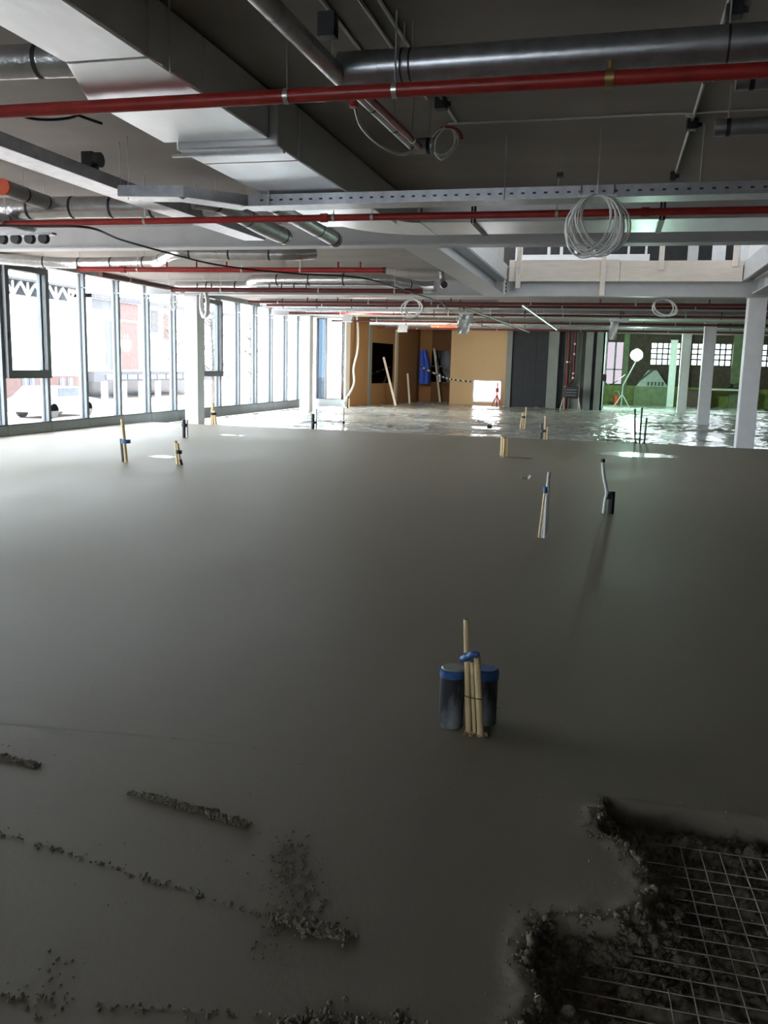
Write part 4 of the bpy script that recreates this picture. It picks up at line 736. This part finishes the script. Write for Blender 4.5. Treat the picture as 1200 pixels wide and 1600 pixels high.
# ================================================================== OUTSIDE
GZ0 = -.8
MB().add([(-120, -60, GZ0), (-12.4, -60, GZ0), (-12.4, 160, GZ0), (-120, 160, GZ0)], [(0, 1, 2, 3)]).build('pavement', 'ext_ground', label='bright pale street outside the facade', kind='structure')
MB().add([(-12.4, 52.5, GZ0), (60, 52.5, GZ0), (60, 160, GZ0), (-12.4, 160, GZ0)], [(0, 1, 2, 3)]).build('yard', 'ext_ground', label='pale yard beyond the old hall', kind='structure')
ba = thing('street_building', 'white building across the street with a roof truss and brick base', 'building', (-26, 34, GZ0))
MB().box(-34, -26, 20, 39.4, .75, 4.35).build('wall', 'white_render', ba); MB().box(-34, -25.95, 20, 39.35, GZ0, .74).build('brick_base', 'ext_brick', ba)
MB().box(-34, -26.6, 20, 39.4, 4.35, 5.0).build('canopy_band', 'ext_grey', ba); MB().box(-34, -25.8, 20, 39.5, 5.0, 5.1).build('roof_edge', 'ext_grey', ba)
for k in range(9):
    y = 30.2+k*1.05
    MB().bar((-26.1, y, 4.38), (-26.1, y+.5, 4.97), .09, .09, up=(1, 0, 0)).build('truss_bar', 'white_render', ba); MB().bar((-26.1, y+.5, 4.97), (-26.1, y+1.0, 4.38), .09, .09, up=(1, 0, 0)).build('truss_bar', 'white_render', ba); MB().box(-26.14, -26.06, y+.98, y+1.05, 4.36, 4.98).build('truss_bar', 'white_render', ba)
for y in (34.5, 35.05, 37.3, 37.95):
    f = MB().box(-25.96, -25.93, y, y+.48, -.1, .66).build('window', 'ext_glass', ba); MB().box(-25.93, -25.90, y+.2, y+.27, -.1, .66).build('glazing_bar', 'white_render', f); MB().box(-25.95, -25.85, y-.05, y+.53, -.2, -.1).build('sill', 'ext_grey', f)
bb = thing('street_building', 'pale building with brick panels and grey window strips seen between mullions', 'building', (-29, 50, GZ0))
MB().box(-40, -29, 45, 64, .9, 5.3).build('wall', 'white_render', bb); MB().box(-40, -28.8, 45, 64, 5.05, 5.3).build('roof_edge', 'ext_grey', bb)
for y0, y1, z0, z1, mt in [(46.3, 47.1, 1.0, 3.85, 'ext_grey'), (48.0, 49.9, 1.0, 3.9, 'ext_brick'), (47.2, 50.0, 4.0, 5.0, 'ext_brick'), (45.0, 47.0, 4.45, 5.0, 'ext_grey'), (51.6, 52.5, 3.4, 4.8, 'ext_grey'), (53.2, 54.0, 3.0, 4.6, 'ext_brick')]:
    MB().box(-29.0, -28.96, y0, y1, z0, z1).build('panel', mt, bb)
for k in range(9): MB().box(-29.0, -28.94, 46.2+k*1.2, 47.3+k*1.2, .42, .72).build('window', 'ext_glass', bb)
MB().box(-40, -29, 45, 64, .3, .88).build('floor_band', 'ext_grey', bb)
for k in range(8): MB().box(-29.2, -28.9, 46+k*2.1, 46.25+k*2.1, GZ0, .3).build('stilt', 'white_render', bb)
MB().box(-40, -33, 45, 64, GZ0, .3).build('ground_floor', 'ext_glass', bb)
rt = random.Random(5)
def tree(x, y, h, lab, seed):
    rt = random.Random(seed); t = thing('bare_tree', lab, 'tree', (x, y, GZ0), 'bare trees outside')
    MB().tube([(x, y, GZ0), (x+.1, y, GZ0+h*.35), (x-.1, y+.1, GZ0+h*.8)], [.11, .08, .03], 8).build('trunk', 'bark', t); m = MB()
    for k in range(46):
        z = GZ0+h*rt.uniform(.22, .85); a = rt.uniform(0, 6.28); L = rt.uniform(.8, 2.0)*(1.1-(z-GZ0)/h*.6); p = Vector((x, y, z)); q = p+Vector((math.cos(a)*L, math.sin(a)*L, L*rt.uniform(.1, .7)))
        m.tube([p, (p+q)/2+Vector((0, 0, .12)), q], [.025, .018, .007], 4)
        for j in range(5):
            s = p.lerp(q, rt.uniform(.35, 1)); e = s+Vector((rt.uniform(-.5, .5), rt.uniform(-.5, .5), rt.uniform(-.1, .6))); m.tube([s, e], [.012, .004], 3)
    m.build('branches', 'bark', t, kind='stuff')
tree(-17.5, 36.5, 5.4, 'bare street tree right behind the second opening window', 1); tree(-19.5, 45.5, 6.0, 'bare street tree behind the middle of the far glazing', 2); tree(-22, 41, 6.2, 'bare street tree left of the window-side column', 3)
t = thing('parked_car', 'pale blue parked car across the street behind the sill', 'car', (-22.5, 31.8, GZ0))
MB().prism_x([(30.0, -.55), (34.0, -.55), (34.05, -.1), (33.2, .02), (32.6, .45), (31.0, .47), (30.3, .05), (29.95, -.05)], -23.3, -21.7).build('body', 'blue_glass' if False else 'alu', t, bevel=.05)
for y in (30.8, 33.2):
    for x in (-23.2, -21.8): MB().cyl((x-.1, y, -.5), (x+.1, y, -.5), .3, 14).build('wheel', 'black', t)
MB().box(-21.71, -21.685, 31.1, 32.5, .08, .4).build('side_window', 'ext_glass', t)
for o in bpy.data.objects:
    if '_org' in o: del o['_org']
